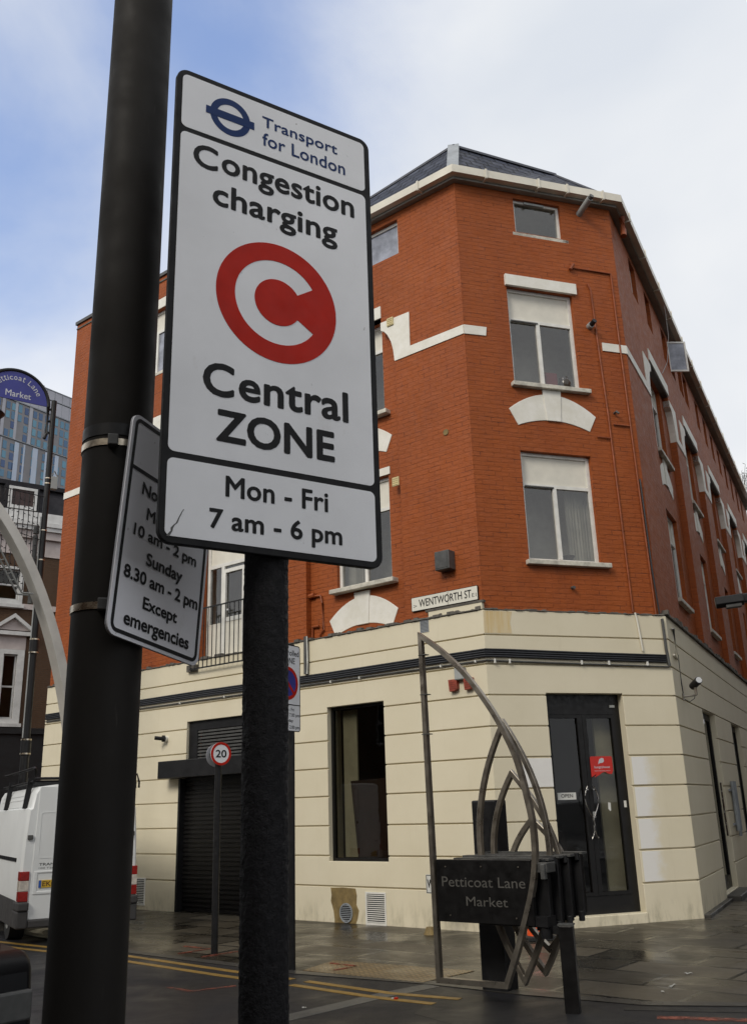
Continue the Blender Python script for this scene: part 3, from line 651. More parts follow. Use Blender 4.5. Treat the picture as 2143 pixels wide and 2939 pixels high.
# --- eaves: soffit, gutter, brackets, roof
def eave_pts(o, z, uend=UR1):
    a = K1+dL*(-4.6)+nL*o; b = c1((o, o, o)); c = c2((o, o, o)); d = K2+dR*uend+nR*o
    return [Vector((p.x, p.y, z))-K1 for p in (a, b, c, d)]
def eave_band(name, o0, o1, z0, z1, mat):
    bm = B(); rings = list(zip(eave_pts(o1, z0), eave_pts(o1, z1), eave_pts(o0, z1), eave_pts(o0, z0)))
    rv = [[bm.verts.new(p) for p in r] for r in rings]
    for i in range(3):
        for j in range(4): bm.faces.new((rv[i][j], rv[i][(j+1) % 4], rv[i+1][(j+1) % 4], rv[i+1][j]))
    bm.faces.new(rv[0]); bm.faces.new(rv[-1][::-1]); return obj(name, bm, mat, BLD)
eave_band('soffit', -0.2, 0.055, 11.60, 11.645, 'soffit')
gut = eave_band('gutter', 0.056, 0.17, 11.645, 11.79, 'gutter')
def bracket(face, u):
    bm = B(); box(bm, u-0.018, u+0.018, -0.19, -0.172, 11.63, 11.80); box(bm, u-0.018, u+0.018, -0.185, -0.02, 11.615, 11.643); return part(face, 'gutter_bracket', bm, 'gutter')
for u in (-3.2, -2.0, -0.62): bracket('L', u)
for u in (0.52, 1.5, 2.05, 2.75): bracket('M', u)
for k in range(15): bracket('R', 0.55+k*1.35)
zr = 13.0
Ar, Br = Vector((1.66, 13.95, zr)), Vector((3.64, 14.84, zr)); RL = Ar-dL*((Ar-K1).dot(dL)+4.6); RL.z = 12.66; RR = Br+dR*(UR1-(Br-K2).dot(dR))
ep = [p+K1 for p in eave_pts(0.08, 11.74)]
def slope(face, pts):
    Mx = (Matrix.Translation(K1) @ FR[face]).inverted(); bm = B(); bm.faces.new([bm.verts.new(Mx @ p) for p in pts]); return part(face, 'slate_roof', bm, 'slate')
slope('L', [ep[0], ep[1], Ar, RL]); slope('M', [ep[1], ep[2], Br, Ar]); slope('R', [ep[2], ep[3], RR, Br])
bm = B(); bm.faces.new([bm.verts.new(p-K1) for p in (RL, Ar, Br, RR, RR+Vector((-9, 5, 0)), RL+Vector((5, 6, 0)))]); obj('flat_roof', bm, 'lead', BLD)
bm = B(); hp = [ep[1]-K1+Vector((0, 0, 0.02)), (ep[1]*0.5+Ar*0.5)-K1+Vector((0, 0, 0.03)), Ar-K1+Vector((0, 0, 0.03))]
sweep(bm, hp, [(-0.10, -0.03), (-0.10, 0.022), (0.10, 0.022), (0.10, -0.03)]); obj('lead_hip_flashing', bm, 'lead', BLD)
bm = B(); sweep(bm, [RL-K1, Ar-K1, Br-K1, RR-K1], [(-0.05, -0.03), (-0.05, 0.015), (0.05, 0.015), (0.05, -0.03)]); obj('ridge_capping', bm, 'ridge', BLD)
bm = B(); sweep(bm, [ep[2]-K1+Vector((0, 0, 0.02)), Br-K1+Vector((0, 0, 0.02))], [(-0.04, -0.02), (-0.04, 0.01), (0.04, 0.01), (0.04, -0.02)]); obj('hip_capping', bm, 'ridge', BLD)
# --- pipes and cables (painted on or clipped to the walls)
def pipe(face, pts, r, mat, name='pipe', y=0.0):
    bm = B(); tube(bm, [(u, y, z) for u, z in pts], r); return part(face, name, bm, mat, smooth=True)
yp = yb-0.02
pipe('M', [(2.10, 10.27), (2.84, 10.27), (2.845, 10.2), (2.85, 9.0), (2.87, 7.0), (2.90, 4.2)], 0.014, 'pipe', y=yp)
pipe('M', [(2.05, 10.22), (2.12, 10.33)], 0.03, 'pipe', 'pipe_end', y=yp-0.02)
pipe('M', [(2.36, 10.0), (2.41, 9.9), (2.43, 9.0), (2.47, 7.6), (2.50, 4.32)], 0.014, 'pipe', y=yp)
pipe('M', [(2.50, 4.3), (2.52, 4.2), (2.56, 3.72)], 0.014, 'board', y=-0.02)
pipe('M', [(2.55, 7.42), (2.85, 7.42)], 0.013, 'pipe', y=yp); pipe('M', [(2.22, 7.17), (2.47, 7.17)], 0.011, 'pipe', y=yp)
pipe('M', [(2.91, 6.5), (2.925, 5.0), (2.96, 4.2)], 0.013, 'cable', 'cable', y=yp-0.01); pipe('M', [(2.96, 4.22), (2.965, 3.75), (2.99, 3.5)], 0.022, 'dgrey', y=-0.025)
for k, z in enumerate((3.598, 3.63, 3.662, 3.694)):
    bm = B(); pts = [Vector((UL0+0.05, -0.022-0.003*(k % 2), z)), Vector((-6.0, -0.022, z+0.012)), Vector((-3.0, -0.025, z-0.006)), Vector((-1.0, -0.02, z+0.003))]
    pts = [ML @ p for p in pts]+[c1((0.022, 0.022, 0.022))-K1+Vector((0, 0, z))]+[MM @ Vector((u, -0.022, z-dz)) for u, dz in ((0.3, 0.0), (1.5, 0.02), (2.95, 0.035))]
    tube(bm, pts, 0.0165, 7); obj('cable', bm, 'cable', BLD, smooth=True)
bm = B(); pts = [ML @ Vector((u, -0.02, 3.545+0.004*math.sin(u*9))) for u in (-11, -9, -7, -5, -3.5, -2, -1)]+[c1((0.02, 0.02, 0.02))-K1+Vector((0, 0, 3.54))]+[MM @ Vector((u, -0.02, z)) for u, z in ((1.0, 3.52), (2.0, 3.505), (2.98, 3.49))]
tube(bm, pts, 0.014, 7); obj('cable', bm, 'dgrey', BLD, smooth=True)
for face, us in (('L', (-9.0, -6.6, -5.4, -2.9, -2.3, -1.05, -0.75, -0.15)), ('M', (0.12, 0.35, 1.5, 1.95, 2.6))):
    for u in us: wbox(face, 'cable_clip', 'upvc', u-0.01, u+0.01, -0.052, 0.0, 3.50 if face == 'M' else 3.525, 3.56)
pipe('L', [(-3.44, 4.34), (-3.44, 3.72)], 0.04, 'dgrey', 'downpipe', y=-0.03); pipe('L', [(-3.40, 4.34), (-3.39, 3.9), (-3.40, 3.72)], 0.012, 'poster', 'conduit', y=-0.05)
pipe('L', [(-3.42, 5.05), (-3.25, 5.03), (-3.22, 4.9), (-3.20, 4.45), (-3.3, 4.36)], 0.018, 'pipe', y=yb+RD-0.03); pipe('L', [(-3.52, 5.05), (-3.38, 5.06)], 0.045, 'pipe', 'pipe_valve', y=yb+RD-0.04)
pipe('L', [(-3.45, 4.34), (-3.44, 4.52), (-3.3, 4.52)], 0.02, 'pipe', y=yb+RD-0.03)
pipe('R', [(0.30, 4.12), (0.44, 4.14), (0.46, 3.66), (0.2, 3.70)], 0.014, 'board', 'conduit', y=-0.02)
pipe('R', [(0.62, 3.75), (0.60, 3.3), (0.64, 3.1)], 0.008, 'cable', 'cable', y=-0.012)
pipe('R', [(0.35, 11.62), (0.35, 11.35), (0.30, 11.2)], 0.055, 'pipe', 'downpipe', y=-0.07)
bm = B(); tube(bm, [(3.9, -0.15, 11.6), (3.75, -0.16, 10.8), (3.3, -0.12, 10.0), (2.9, -0.05, 9.6)], 0.006, 6); part('R', 'loose_wire', bm, 'grey', smooth=True)
t = MT('brushed_white_paint', (0.74, 0.72, 0.68), 0.55); c_ = t.coord(); sx_ = t.n('SeparateXYZ'); t.lk(c_, sx_.inputs[0])
e_ = t.rng(t.math('ADD', sx_.outputs[0], t.rng(t.noise(6, 5, 0.6), 0.3, 0.7, -0.07, 0.07)), 2.34, 2.56, 0, 1, True); t.base(t.mix(e_, (0.78, 0.765, 0.73), (0.705, 0.64, 0.48))); M['brushedwhite'] = t.m
# white fresh-paint rectangles, plaster patch
for k, (za, zb) in enumerate(zip(zl[1:-1], zl[2:])):
    if 0.9 <= za < 2.2: wbox('M', 'white_paint_patch', 'brushedwhite', 2.17, 2.62, -0.0025, 0.01, za+0.018, zb-0.018)
wbox('M', 'white_paint_patch', 'whitepatch', 0.45, 0.895, -0.0025, 0.01, 1.808, 2.192); wbox('M', 'white_paint_patch', 'brushedwhite', 2.17, 2.58, -0.0025, 0.01, 0.518, 0.912)
rnd = random.Random(4); pts = []
for x, z in ((-2.99, 0.485), (-2.75, 0.492), (-2.50, 0.48), (-2.49, 0.38), (-2.50, 0.26), (-2.45, 0.18), (-2.47, 0.08), (-2.53, -0.05), (-2.93, -0.05), (-2.93, 0.05), (-2.94, 0.16), (-2.97, 0.22), (-3.0, 0.3), (-2.98, 0.38)): pts.append((x+rnd.uniform(-.008, .008), z+rnd.uniform(-.006, .006)))
bm = B(); prism(bm, pts, -0.003, 0.012); part('L', 'bare_plaster_patch', bm, 'patch')
# rust stain runs under the corner of the brickwork: a thin wash on the render
t = MT('ochre_water_stain', (0.50, 0.36, 0.15), 0.6); t.base(t.mix(t.rng(t.noise(1.0, 6, 0.7, vec=t.coord((9, 9, 0.6))), 0.36, 0.62), (0.69, 0.62, 0.45), (0.62, 0.46, 0.22)))
bm = B(); prism(bm, [(0.01, 4.255), (0.46, 4.255), (0.42, 4.1), (0.44, 3.935), (0.01, 3.935)], -0.0022, 0.01); part('M', 'rust_stain', bm, t.m)
# --- shutter, ground floor windows and doors
bm = B(); box(bm, -6.60, -4.45, 0.0, 0.02, -0.02, 2.22)
n = 0; z = 0.0
while z < 2.2:
    prism(bm, [(-6.56, z), (-4.5, z), (-4.5, z+0.004), (-6.56, z+0.004)], -0.012, 0.0); box(bm, -6.56, -4.5, -0.018, -0.001, z+0.012, z+0.052); z += 0.074
part('L', 'roller_shutter', bm, 'blackmetal', (0, 0.12, 0))
for a, b in ((-6.60, -6.55),): wbox('L', 'shutter_guide', 'black', a, b, -0.012, 0.12, 0.0, 2.2)
wbox('L', 'shutter_box', 'black', -6.89, -4.45, -0.26, 0.03, 2.21, 2.51, bevel=0.01)
bm = B(); box(bm, -6.43, -6.20, 0.06, 0.12, 2.5, 3.19); box(bm, -6.2, -4.45, 0.06, 0.12, 3.03, 3.19)
part('L', 'louvre_frame', bm, 'black')
bm = B()
for i in range(9): prism(bm, [(-6.2, 2.52+i*0.058), (-4.5, 2.52+i*0.058), (-4.5, 2.53+i*0.058), (-6.2, 2.53+i*0.058)], 0.07, 0.16); box(bm, -6.2, -4.5, 0.075, 0.085, 2.52+i*0.058, 2.555+i*0.058)
box(bm, -6.2, -4.5, 0.16, 0.17, 2.5, 3.05); part('L', 'louvre', bm, 'dgrey')
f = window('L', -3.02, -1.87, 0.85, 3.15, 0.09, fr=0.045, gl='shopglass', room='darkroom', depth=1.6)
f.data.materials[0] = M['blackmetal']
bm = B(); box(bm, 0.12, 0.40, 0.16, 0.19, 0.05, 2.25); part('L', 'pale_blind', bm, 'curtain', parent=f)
bm = B(); prism(bm, [(0.30, 1.16), (1.10, 1.18), (1.10, 0.05), (0.42, 0.05)], 0.10, 0.13); part('L', 'dark_board', bm, 'timber', parent=f)
# corner door
bm = B()
box(bm, 0.90, 0.97, 0.0, 0.10, 0.13, 3.09); box(bm, 2.03, 2.14, 0.0, 0.10, 0.13, 3.09); box(bm, 0.97, 2.03, 0.001, 0.10, 2.80, 3.09); box(bm, 0.97, 2.03, 0.001, 0.10, 0.13, 0.36)
fr_ = part('M', 'door_frame', bm, 'blackmetal', (0, 0.14, 0))
for nm, (a, b, ga, gb) in {'l': (0.975, 1.505, 0.988, 1.425), 'r': (1.51, 2.03, 1.575, 1.985)}.items():
    bm = B(); holed(bm, a, b, 0.365, 2.795, [(ga, gb, 0.41, 2.75)], -0.012, 0.05); dl = part('M', 'door_leaf', bm, 'blackmetal', (0, 0.14, 0))
    bm = B(); box(bm, ga-0.01, gb+0.01, 0.02, 0.026, 0.40, 2.76); part('M', 'pane', bm, 'shopglass', parent=dl)
    hx, sg = (1.46, -1) if nm == 'l' else (1.555, 1)
    bm = B(); tube(bm, [(hx+sg*0.012*0+0.065*math.sin(i/12*2*math.pi)*(-sg)*(1 if i < 13 else 1)*0.9, -0.07, 1.10+0.70*i/12) for i in range(13)], 0.0085, 8)
    tube(bm, [(hx, -0.07, 1.12), (hx, 0.0, 1.12)], 0.009); tube(bm, [(hx, -0.07, 1.76), (hx, 0.0, 1.76)], 0.009); part('M', 'handle', bm, 'chrome', parent=dl, smooth=True)
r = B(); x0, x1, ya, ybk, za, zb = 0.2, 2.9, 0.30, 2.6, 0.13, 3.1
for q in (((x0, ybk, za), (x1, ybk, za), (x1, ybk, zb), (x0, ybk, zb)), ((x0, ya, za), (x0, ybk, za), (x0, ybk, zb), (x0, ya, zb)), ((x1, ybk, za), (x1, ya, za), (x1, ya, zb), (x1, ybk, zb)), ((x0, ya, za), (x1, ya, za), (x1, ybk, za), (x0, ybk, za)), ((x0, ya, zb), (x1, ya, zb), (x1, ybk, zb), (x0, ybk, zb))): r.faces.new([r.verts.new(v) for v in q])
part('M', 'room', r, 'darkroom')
wbox('M', 'interior_partition', 'room', 1.78, 2.3, 0.30, 0.34, 0.14, 3.0); wbox('M', 'interior_counter', 'timber', 0.3, 1.5, 0.9, 1.2, 0.14, 1.2)
wbox('M', 'lock_plate', 'grey', 1.535, 1.575, 0.118, 0.127, 1.38, 1.46)
wbox('M', 'door_closer', 'grey', 1.98, 2.06, 0.12, 0.138, 2.90, 2.935)
wbox('M', 'doorstep', 'render', 0.86, 2.16, -0.012, 0.3, -0.05, 0.128, bevel=0.01)
for k, (a, b, zb_) in enumerate(((2.45, 3.93, 3.05), (6.17, 7.61, 3.05), (10.2, 11.7, 3.05), (14.0, 15.5, 3.05))):
    bm = B(); holed(bm, a, b, 0.10, zb_, [(a+0.1, b-0.1, 0.3, zb_-0.12)], 0.0, 0.06); dl = part('R', 'side_door', bm, 'blackmetal', (0, 0.10, 0))
    bm = B(); box(bm, a+0.09, b-0.09, 0.03, 0.036, 0.29, zb_-0.11); part('R', 'pane', bm, 'blackmetal' if k else 'shopglass', parent=dl)
    if k == 0:
        bm = B(); tube(bm, [(b-0.25, -0.07, 0.95), (b-0.25, -0.07, 1.85)], 0.016, 8); part('R', 'handle', bm, 'chrome', parent=dl, smooth=True)
        bm = B(); box(bm, 0, 0, 0, 0, 0, 0); bm.free()
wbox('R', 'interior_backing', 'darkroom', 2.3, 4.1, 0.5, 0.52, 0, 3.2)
wbox('R', 'door_threshold', 'kerb', 2.40, 3.98, -0.22, 0.24, -0.04, 0.085, bevel=0.015)
wbox('R', 'plinth_kerb', 'kerb', 0.03, 2.39, -0.09, 0.0, -0.04, 0.05, bevel=0.01)
bm = B()
for u in (4.62, 4.86): tube(bm, [(u, -0.05, 1.0), (u, -0.05, 1.88)], 0.04, 10)
for z in (1.12, 1.72): box(bm, 4.35, 5.2, -0.03, 0.0, z-0.02, z+0.02)
tube(bm, [(4.86, -0.05, 1.0), (4.86, -0.04, 0.9)], 0.03, 8); part('R', 'twin_wall_pipe', bm, 'lead', smooth=True)
# ------------------------------------------------------------------ things fixed to the building
t = onwall('L', 'street_name_sign', 'cream street name plate reading WENTWORTH ST above the ground floor', 'street sign', (-0.675, yb-0.03, 4.54))
bm = B(); prism(bm, rrect(-0.595, 0.595, -0.10, 0.10, 0.012), 0, 0.02); obj('plate', bm, 'signcream', t)
bm = B(); prism(bm, rrect(-0.603, 0.603, -0.108, 0.108, 0.015), 0.002, 0.022); obj('border', bm, 'signblack', t)
bm = text_mesh('WENTWORTH ST', -0.46, 0.49, -0.058, 0.062, 0.012); obj('lettering', bm, 'signblack', t, (0, -0.001, 0))
bm = text_mesh('E1', 0.50, 0.575, -0.055, 0.0, 0.0); obj('postcode_lettering', bm, 'dgrey', t, (0, -0.001, 0)); obj('arrow_mark', text_mesh('>', -0.565, -0.50, -0.05, -0.01), 'dgrey', t, (0, -0.001, 0))
bm = B(); prism(bm, [(0.05, 0.105), (0.10, 0.105), (0.085, 0.03), (0.09, -0.10), (0.06, -0.10), (0.07, 0.02)], -0.0015, 0.0); obj('grey_drip', bm, 'stone', t)
t = onwall('L', 'floodlight_box', 'square grey-black metal box light above the street name plate', 'wall light', (-0.58, yb, 5.10))
bm = B(); box(bm, -0.13, 0.13, -0.17, 0.0, -0.15, 0.14); obj('housing', bm, 'dgrey', t, bevel=0.012)
bm = B(); box(bm, -0.105, 0.105, -0.176, -0.168, -0.12, 0.11); obj('front_plate', bm, 'dgrey', t)
for (u, z), lb in (((-1.475, 9.50), 'small yellowed plastic vent on the white corbel beside the roadside sign'), ((-1.50, 6.61), 'small yellowed plastic vent on plain orange brick')):
    t = onwall('L', 'wall_vent', lb, 'vent', (u, yb-(0.016 if z > 9 else 0.0), z), 'yellowed plastic wall vents')
    bm = B(); box(bm, -0.068, 0.068, -0.02, 0, -0.075, 0.075); obj('cover', bm, 'yellowvent', t, bevel=0.005)
    bm = B()
    for k in range(4): box(bm, -0.052, 0.052, -0.026, -0.019, -0.058+k*0.034, -0.044+k*0.034)
    obj('slats', bm, 'yellowvent', t)
t = onwall('L', 'air_brick', 'perforated grey metal air brick under the street name plate', 'vent', (-1.035, 0.0, 4.185))
bm = B(); box(bm, -0.078, 0.078, -0.008, 0.0, -0.10, 0.088); obj('plate', bm, 'lead', t)
bm = B()
for i in range(7):
    for k in range(8): box(bm, -0.064+i*0.02, -0.053+i*0.02, -0.0095, -0.0078, -0.085+k*0.021, -0.074+k*0.021)
obj('perforations', bm, 'blackmetal', t)
t = onwall('L', 'junction_box', 'grey junction box between two red alarm sounders', 'junction box', (-0.42, 0.0, 3.395)); bm = B(); box(bm, -0.08, 0.08, -0.075, 0, -0.085, 0.085); obj('box_body', bm, 'grey', t, bevel=0.006)
bm = B(); box(bm, -0.07, 0.07, -0.08, -0.074, -0.075, 0.075); obj('lid', bm, 'grey', t)
for u, lb in ((-0.545, 'faded red alarm sounder on cream wall, left of the grey junction box'), (-0.285, 'faded red alarm sounder partly behind the curved steel gate frame')):
    t = onwall('L', 'alarm_sounder', lb, 'alarm', (u, 0.0, 3.24), 'red alarm sounders')
    bm = B(); prism(bm, [(-0.075, 0.085), (0.07, 0.085), (0.075, -0.05), (0.03, -0.08), (-0.06, -0.085)], -0.07, 0.0); obj('case', bm, 'rust', t, bevel=0.006)
    bm = B()
    for k in range(4): box(bm, -0.05, 0.05, -0.076, -0.069, -0.045+k*0.03, -0.033+k*0.03)
    obj('grille', bm, 'rust', t)
t = onwall('L', 'wall_grille', 'square white louvred floor vent low on the cream wall', 'vent', (-2.125, 0.0, 0.22))
bm = B(); holed(bm, -0.19, 0.19, -0.22, 0.22, [(-0.165, 0.165, -0.19, 0.195)], -0.012, 0.0); obj('frame', bm, 'upvc', t)
bm = B()
for k in range(14): z = -0.185+k*0.0275; prism(bm, [(-0.165, z), (0.165, z), (0.165, z+0.012), (-0.165, z+0.012)], -0.016, -0.004)
obj('slats', bm, 'upvc', t); bm = B(); box(bm, -0.165, 0.165, -0.003, -0.001, -0.19, 0.195); obj('backing', bm, 'blackmetal', t)
t = onwall('L', 'oval_grille', 'oval grey louvred vent in a patch of bare brown plaster', 'vent', (-2.69, -0.003, 0.14))
bm = B(); ring_y(bm, 0, 0, 0.135, 0.115, -0.015, 0.0, kx=0.92); obj('rim', bm, 'lead', t); bm = B(); disc_y(bm, 0, 0, 0.116, -0.004, -0.001, rx=0.106); obj('backing', bm, 'blackmetal', t)
bm = B()
for k in range(9):
    z = -0.10+k*0.025; hw = 0.105*math.sqrt(max(0, 1-((z+0.004)/0.118)**2)); box(bm, -hw, hw, -0.012, -0.003, z-0.004, z+0.006)
obj('slats', bm, 'lead', t)
t = onwall('L', 'wall_grille', 'white louvred vent low on the wall beside the white van', 'vent', (-7.62, 0.0, 0.30)); bm = B(); holed(bm, -0.19, 0.19, -0.23, 0.23, [(-0.165, 0.165, -0.2, 0.205)], -0.012, 0.0); obj('frame', bm, 'upvc', t)
bm = B()
for k in range(14): z = -0.195+k*0.0285; box(bm, -0.165, 0.165, -0.016, -0.004, z, z+0.012)
obj('slats', bm, 'upvc', t); bm = B(); box(bm, -0.165, 0.165, -0.003, -0.001, -0.2, 0.205); obj('backing', bm, 'blackmetal', t)
t = onwall('L', 'spot_lamp', 'small black spot lamp on the cream wall left of the shutter', 'wall light', (-6.99, 0.0, 2.93))
bm = B(); tube(bm, [(0, 0.0, 0), (0, -0.05, 0)], 0.05, 14); obj('base', bm, 'upvc', t, smooth=True)
bm = B(); tube(bm, [(0, -0.05, 0), (-0.02, -0.09, 0.0)], 0.06, 14); tube(bm, [(-0.02, -0.09, 0), (-0.10, -0.20, 0.015)], 0.035, 12); obj('lamp_head', bm, 'black', t, smooth=True)
t = onwall('L', 'round_wall_plate', 'round brown blanking plate on the orange brick', 'wall plate', (-0.48, yb, 7.18)); bm = B(); disc_y(bm, 0, 0, 0.05, -0.012, 0.0, 20); obj('disc', bm, 'patch', t)
t = onwall('M', 'boiler_flue', 'grey flue pipe poking out under the gutter by the attic window', 'flue', (2.36, yb, 11.43)); bm = B(); tube(bm, [(0, 0.05, -0.04), (0.05, -0.32, 0.08)], 0.055, 14); obj('duct', bm, 'grey', t, smooth=True); bm = B(); tube(bm, [(0.05, -0.32, 0.08), (0.06, -0.38, 0.10)], 0.042, 14); obj('terminal', bm, 'dgrey', t, smooth=True)
t = onwall('M', 'boiler_flue', 'short black-tipped flue right of the second floor window', 'flue', (2.315, yb, 9.18)); bm = B(); tube(bm, [(0, 0.02, 0), (0.0, -0.08, 0.0)], 0.055, 14); obj('duct', bm, 'grey', t, smooth=True); bm = B(); tube(bm, [(0, -0.08, 0), (0.01, -0.17, 0.03)], 0.042, 14); obj('terminal', bm, 'black', t, smooth=True)
t = onwall('M', 'overflow_pipe', 'tiny dark overflow outlet low on the middle orange face', 'pipe', (1.51, yb, 4.665)); bm = B(); tube(bm, [(0, 0.02, 0), (0, -0.07, -0.01)], 0.024, 10); obj('outlet', bm, 'dgrey', t, smooth=True)
t = onwall('M', 'overflow_pipe', 'bent black outlet pipe between the two orange wall pipes', 'pipe', (2.60, yb, 7.63)); bm = B(); tube(bm, [(0, 0.02, 0), (0, -0.07, 0), (0.03, -0.09, -0.04)], 0.02, 10); obj('outlet', bm, 'dgrey', t, smooth=True)
t = onwall('R', 'security_camera', 'silver and black security camera on a bracket above the side door', 'security camera', (0.62, 0.0, 3.10))
bm = B(); box(bm, -0.04, 0.04, -0.02, 0, -0.05, 0.05); tube(bm, [(0, -0.02, 0), (0.10, -0.19, 0.02)], 0.014, 8); tube(bm, [(0.10, -0.19, 0.02), (0.10, -0.19, 0.14)], 0.022, 8); obj('bracket', bm, 'steel', t, smooth=True)
bm = B(); tube(bm, [(-0.02, -0.27, 0.23), (0.20, -0.14, 0.17)], 0.058, 16); obj('camera_body', bm, 'black', t, smooth=True); bm = B(); tube(bm, [(-0.035, -0.279, 0.234), (-0.01, -0.264, 0.227)], 0.047, 16); obj('lens', bm, 'chrome', t, smooth=True)
bm = B(); tube(bm, [(0, -0.03, -0.04), (0.04, -0.09, -0.08), (0.08, -0.16, -0.03), (0.12, -0.19, 0.10)], 0.006, 6); obj('cable', bm, 'cable', t, smooth=True)
t = onwall('R', 'dome_camera', 'small white lamp in the head of the side door recess', 'wall light', (2.75, 0.10, 2.86)); bm = B(); tube(bm, [(0, 0.0, 0.0), (0, -0.04, 0)], 0.07, 16); obj('base', bm, 'upvc', t, smooth=True); bm = B(); tube(bm, [(0, -0.04, 0), (0, -0.06, 0)], 0.045, 16); obj('lens', bm, 'clearlamp', t, smooth=True)
# on the corner door
t = onwall('M', 'open_notice', 'white strip notice reading OPEN stuck on the corner door glass', 'notice', (1.165, 0.155, 1.68)); bm = B(); box(bm, -0.145, 0.145, -0.006, 0, -0.05, 0.045); obj('paper', bm, 'poster', t)
bm = text_mesh('OPEN', -0.09, 0.095, -0.022, 0.026, 0.02); obj('lettering', bm, 'signblack', t, (0, -0.007, 0))
t = onwall('M', 'window_sticker', 'torn red takeaway sticker on the right hand door leaf', 'sticker', (1.745, 0.118, 2.07))
P = rrect(-0.178, 0.178, -0.14, 0.14, 0.025)
pts = [p for p in P if p[1] > -0.05]+[(-0.178, -0.145), (-0.13, -0.15), (-0.09, -0.10), (-0.04, -0.11), (0.0, -0.085), (0.05, -0.075), (0.09, -0.10), (0.15, -0.11), (0.178, -0.06)]
cx = 0.0; pts = sorted(pts, key=lambda p: math.atan2(p[1], p[0])); bm = B(); prism(bm, pts, -0.003, 0); obj('sticker_face', bm, 'sticker', t)
bm = text_mesh('hungryhouse', -0.12, 0.13, -0.035, 0.01, 0.01); obj('lettering', bm, 'paleletter', t, (0, -0.004, 0)); obj('small_lettering', text_mesh('home takeaway online', -0.12, 0.13, -0.07, -0.052), 'paleletter', t, (0, -0.004, 0))
bm = B(); prism(bm, [(-0.055, 0.03), (-0.03, 0.045), (0.02, 0.05), (0.045, 0.075), (0.04, 0.11), (0.01, 0.12), (-0.03, 0.10), (-0.045, 0.065)], -0.005, -0.003); obj('emblem', bm, 'paleletter', t)
t = onwall('M', 'entry_label', 'little white label on the black right door jamb', 'label', (2.075, 0.138, 1.55)); bm = B(); box(bm, -0.02, 0.02, -0.004, 0, -0.045, 0.045); obj('paper', bm, 'poster', t)
t = onwall('M', 'door_note', 'scrap of torn white paper on the right door glass', 'notice', (1.83, 0.155, 1.52)); bm = B(); prism(bm, [(-0.02, 0.06), (0.02, 0.05), (0.015, -0.05), (0.0, -0.06), (-0.025, -0.03)], -0.004, 0); obj('paper', bm, 'poster', t)
# on the inner window sill
t = onwall('M', 'red_box', 'faded red box standing inside the second floor corner window', 'box', (1.60, yb+0.22, 8.03)); bm = B(); box(bm, -0.12, 0.10, -0.08, 0.06, 0, 0.28); obj('carton', bm, 'redbox', t, bevel=0.006)
t = onwall('M', 'glazed_pot', 'dark round pot inside the second floor corner window', 'pot', (1.85, yb+0.19, 8.03))
bm = B(); prof = [(0.05, 0), (0.10, 0.06), (0.11, 0.13), (0.08, 0.19), (0.085, 0.23), (0.02, 0.25)]; n = 16; rings = [[bm.verts.new((r*math.cos(2*math.pi*i/n), r*math.sin(2*math.pi*i/n), z)) for i in range(n)] for r, z in prof]
for a, b in zip(rings[:-1], rings[1:]):
    for i in range(n): bm.faces.new((a[i], a[(i+1) % n], b[(i+1) % n], b[i]))
bm.faces.new(rings[-1]); obj('pot_body', bm, 'clay', t, smooth=True)
t = onwall('M', 'dark_bowl', 'low dark bowl inside the first floor corner window', 'bowl', (1.62, yb+0.22, 5.12)); bm = B(); cyl(bm, (0, 0), 0.05, 0, 0.09, 16, 0.11); obj('bowl_body', bm, 'clay', t, smooth=True)
# weeds on the far gutter
for k, u in enumerate((18.3, 19.0, 19.7, 20.4)):
    t = onwall('R', 'gutter_weed', 'wispy dry weeds growing out of the far end of the gutter', 'plant', (u, -0.12, 11.78), 'weeds in the gutter')
    rnd = random.Random(k); bm = B(); lv = B()
    for j in range(9):
        a = rnd.uniform(0, 6.28); ln = rnd.uniform(0.3, 0.8); x, y, z = 0, 0, 0; pts = [(0, 0, 0)]
        for q in range(5): x += 0.05*math.cos(a)*ln*1.5; y += 0.05*math.sin(a)*ln*1.5; z += ln/5; pts.append((x+rnd.uniform(-.02, .02), y, z))
        tube(bm, pts, 0.006, 5)
        for q in range(5):
            i = rnd.randint(2, 5); p = Vector(pts[i]); d = Vector((rnd.uniform(-1, 1), rnd.uniform(-1, 1), rnd.uniform(-.4, .6)))*0.09; s = Vector((-d.y, d.x, 0.01)).normalized()*0.018
            lv.faces.new([lv.verts.new(v) for v in (p, p+d*0.5+s, p+d, p+d*0.5-s)])
    obj('stem', bm, 'leaf', t); obj('leaves', lv, 'leaf', t, fixn=False)
# ------------------------------------------------------------------ foreground: lamp column, sign post and their signs
PC = Vector((-0.8368, 2.8267, 0))
lc = thing('lamp_column', 'thick dark round lamp column with two steel bands, nearest at left', 'lamp post', PC)
bm = B(); cyl(bm, (0, 0), 0.111, -0.05, 1.2, 72, 0.110); obj('base', bm, 'pole', lc, smooth=True)
bm = B(); cyl(bm, (0, 0), 0.110, 1.2, 7.5, 72, 0.1085); obj('shaft', bm, 'pole', lc, smooth=True)
bm = B(); cyl(bm, (0, 0), 0.07, 7.5, 9.0, 32, 0.05); obj('upper_shaft', bm, 'pole', lc, smooth=True)
bm = B(); cyl(bm, (0, 0), 0.1125, 2.76, 2.80, 72); obj('tape_mark', bm, 'black', lc, smooth=True)
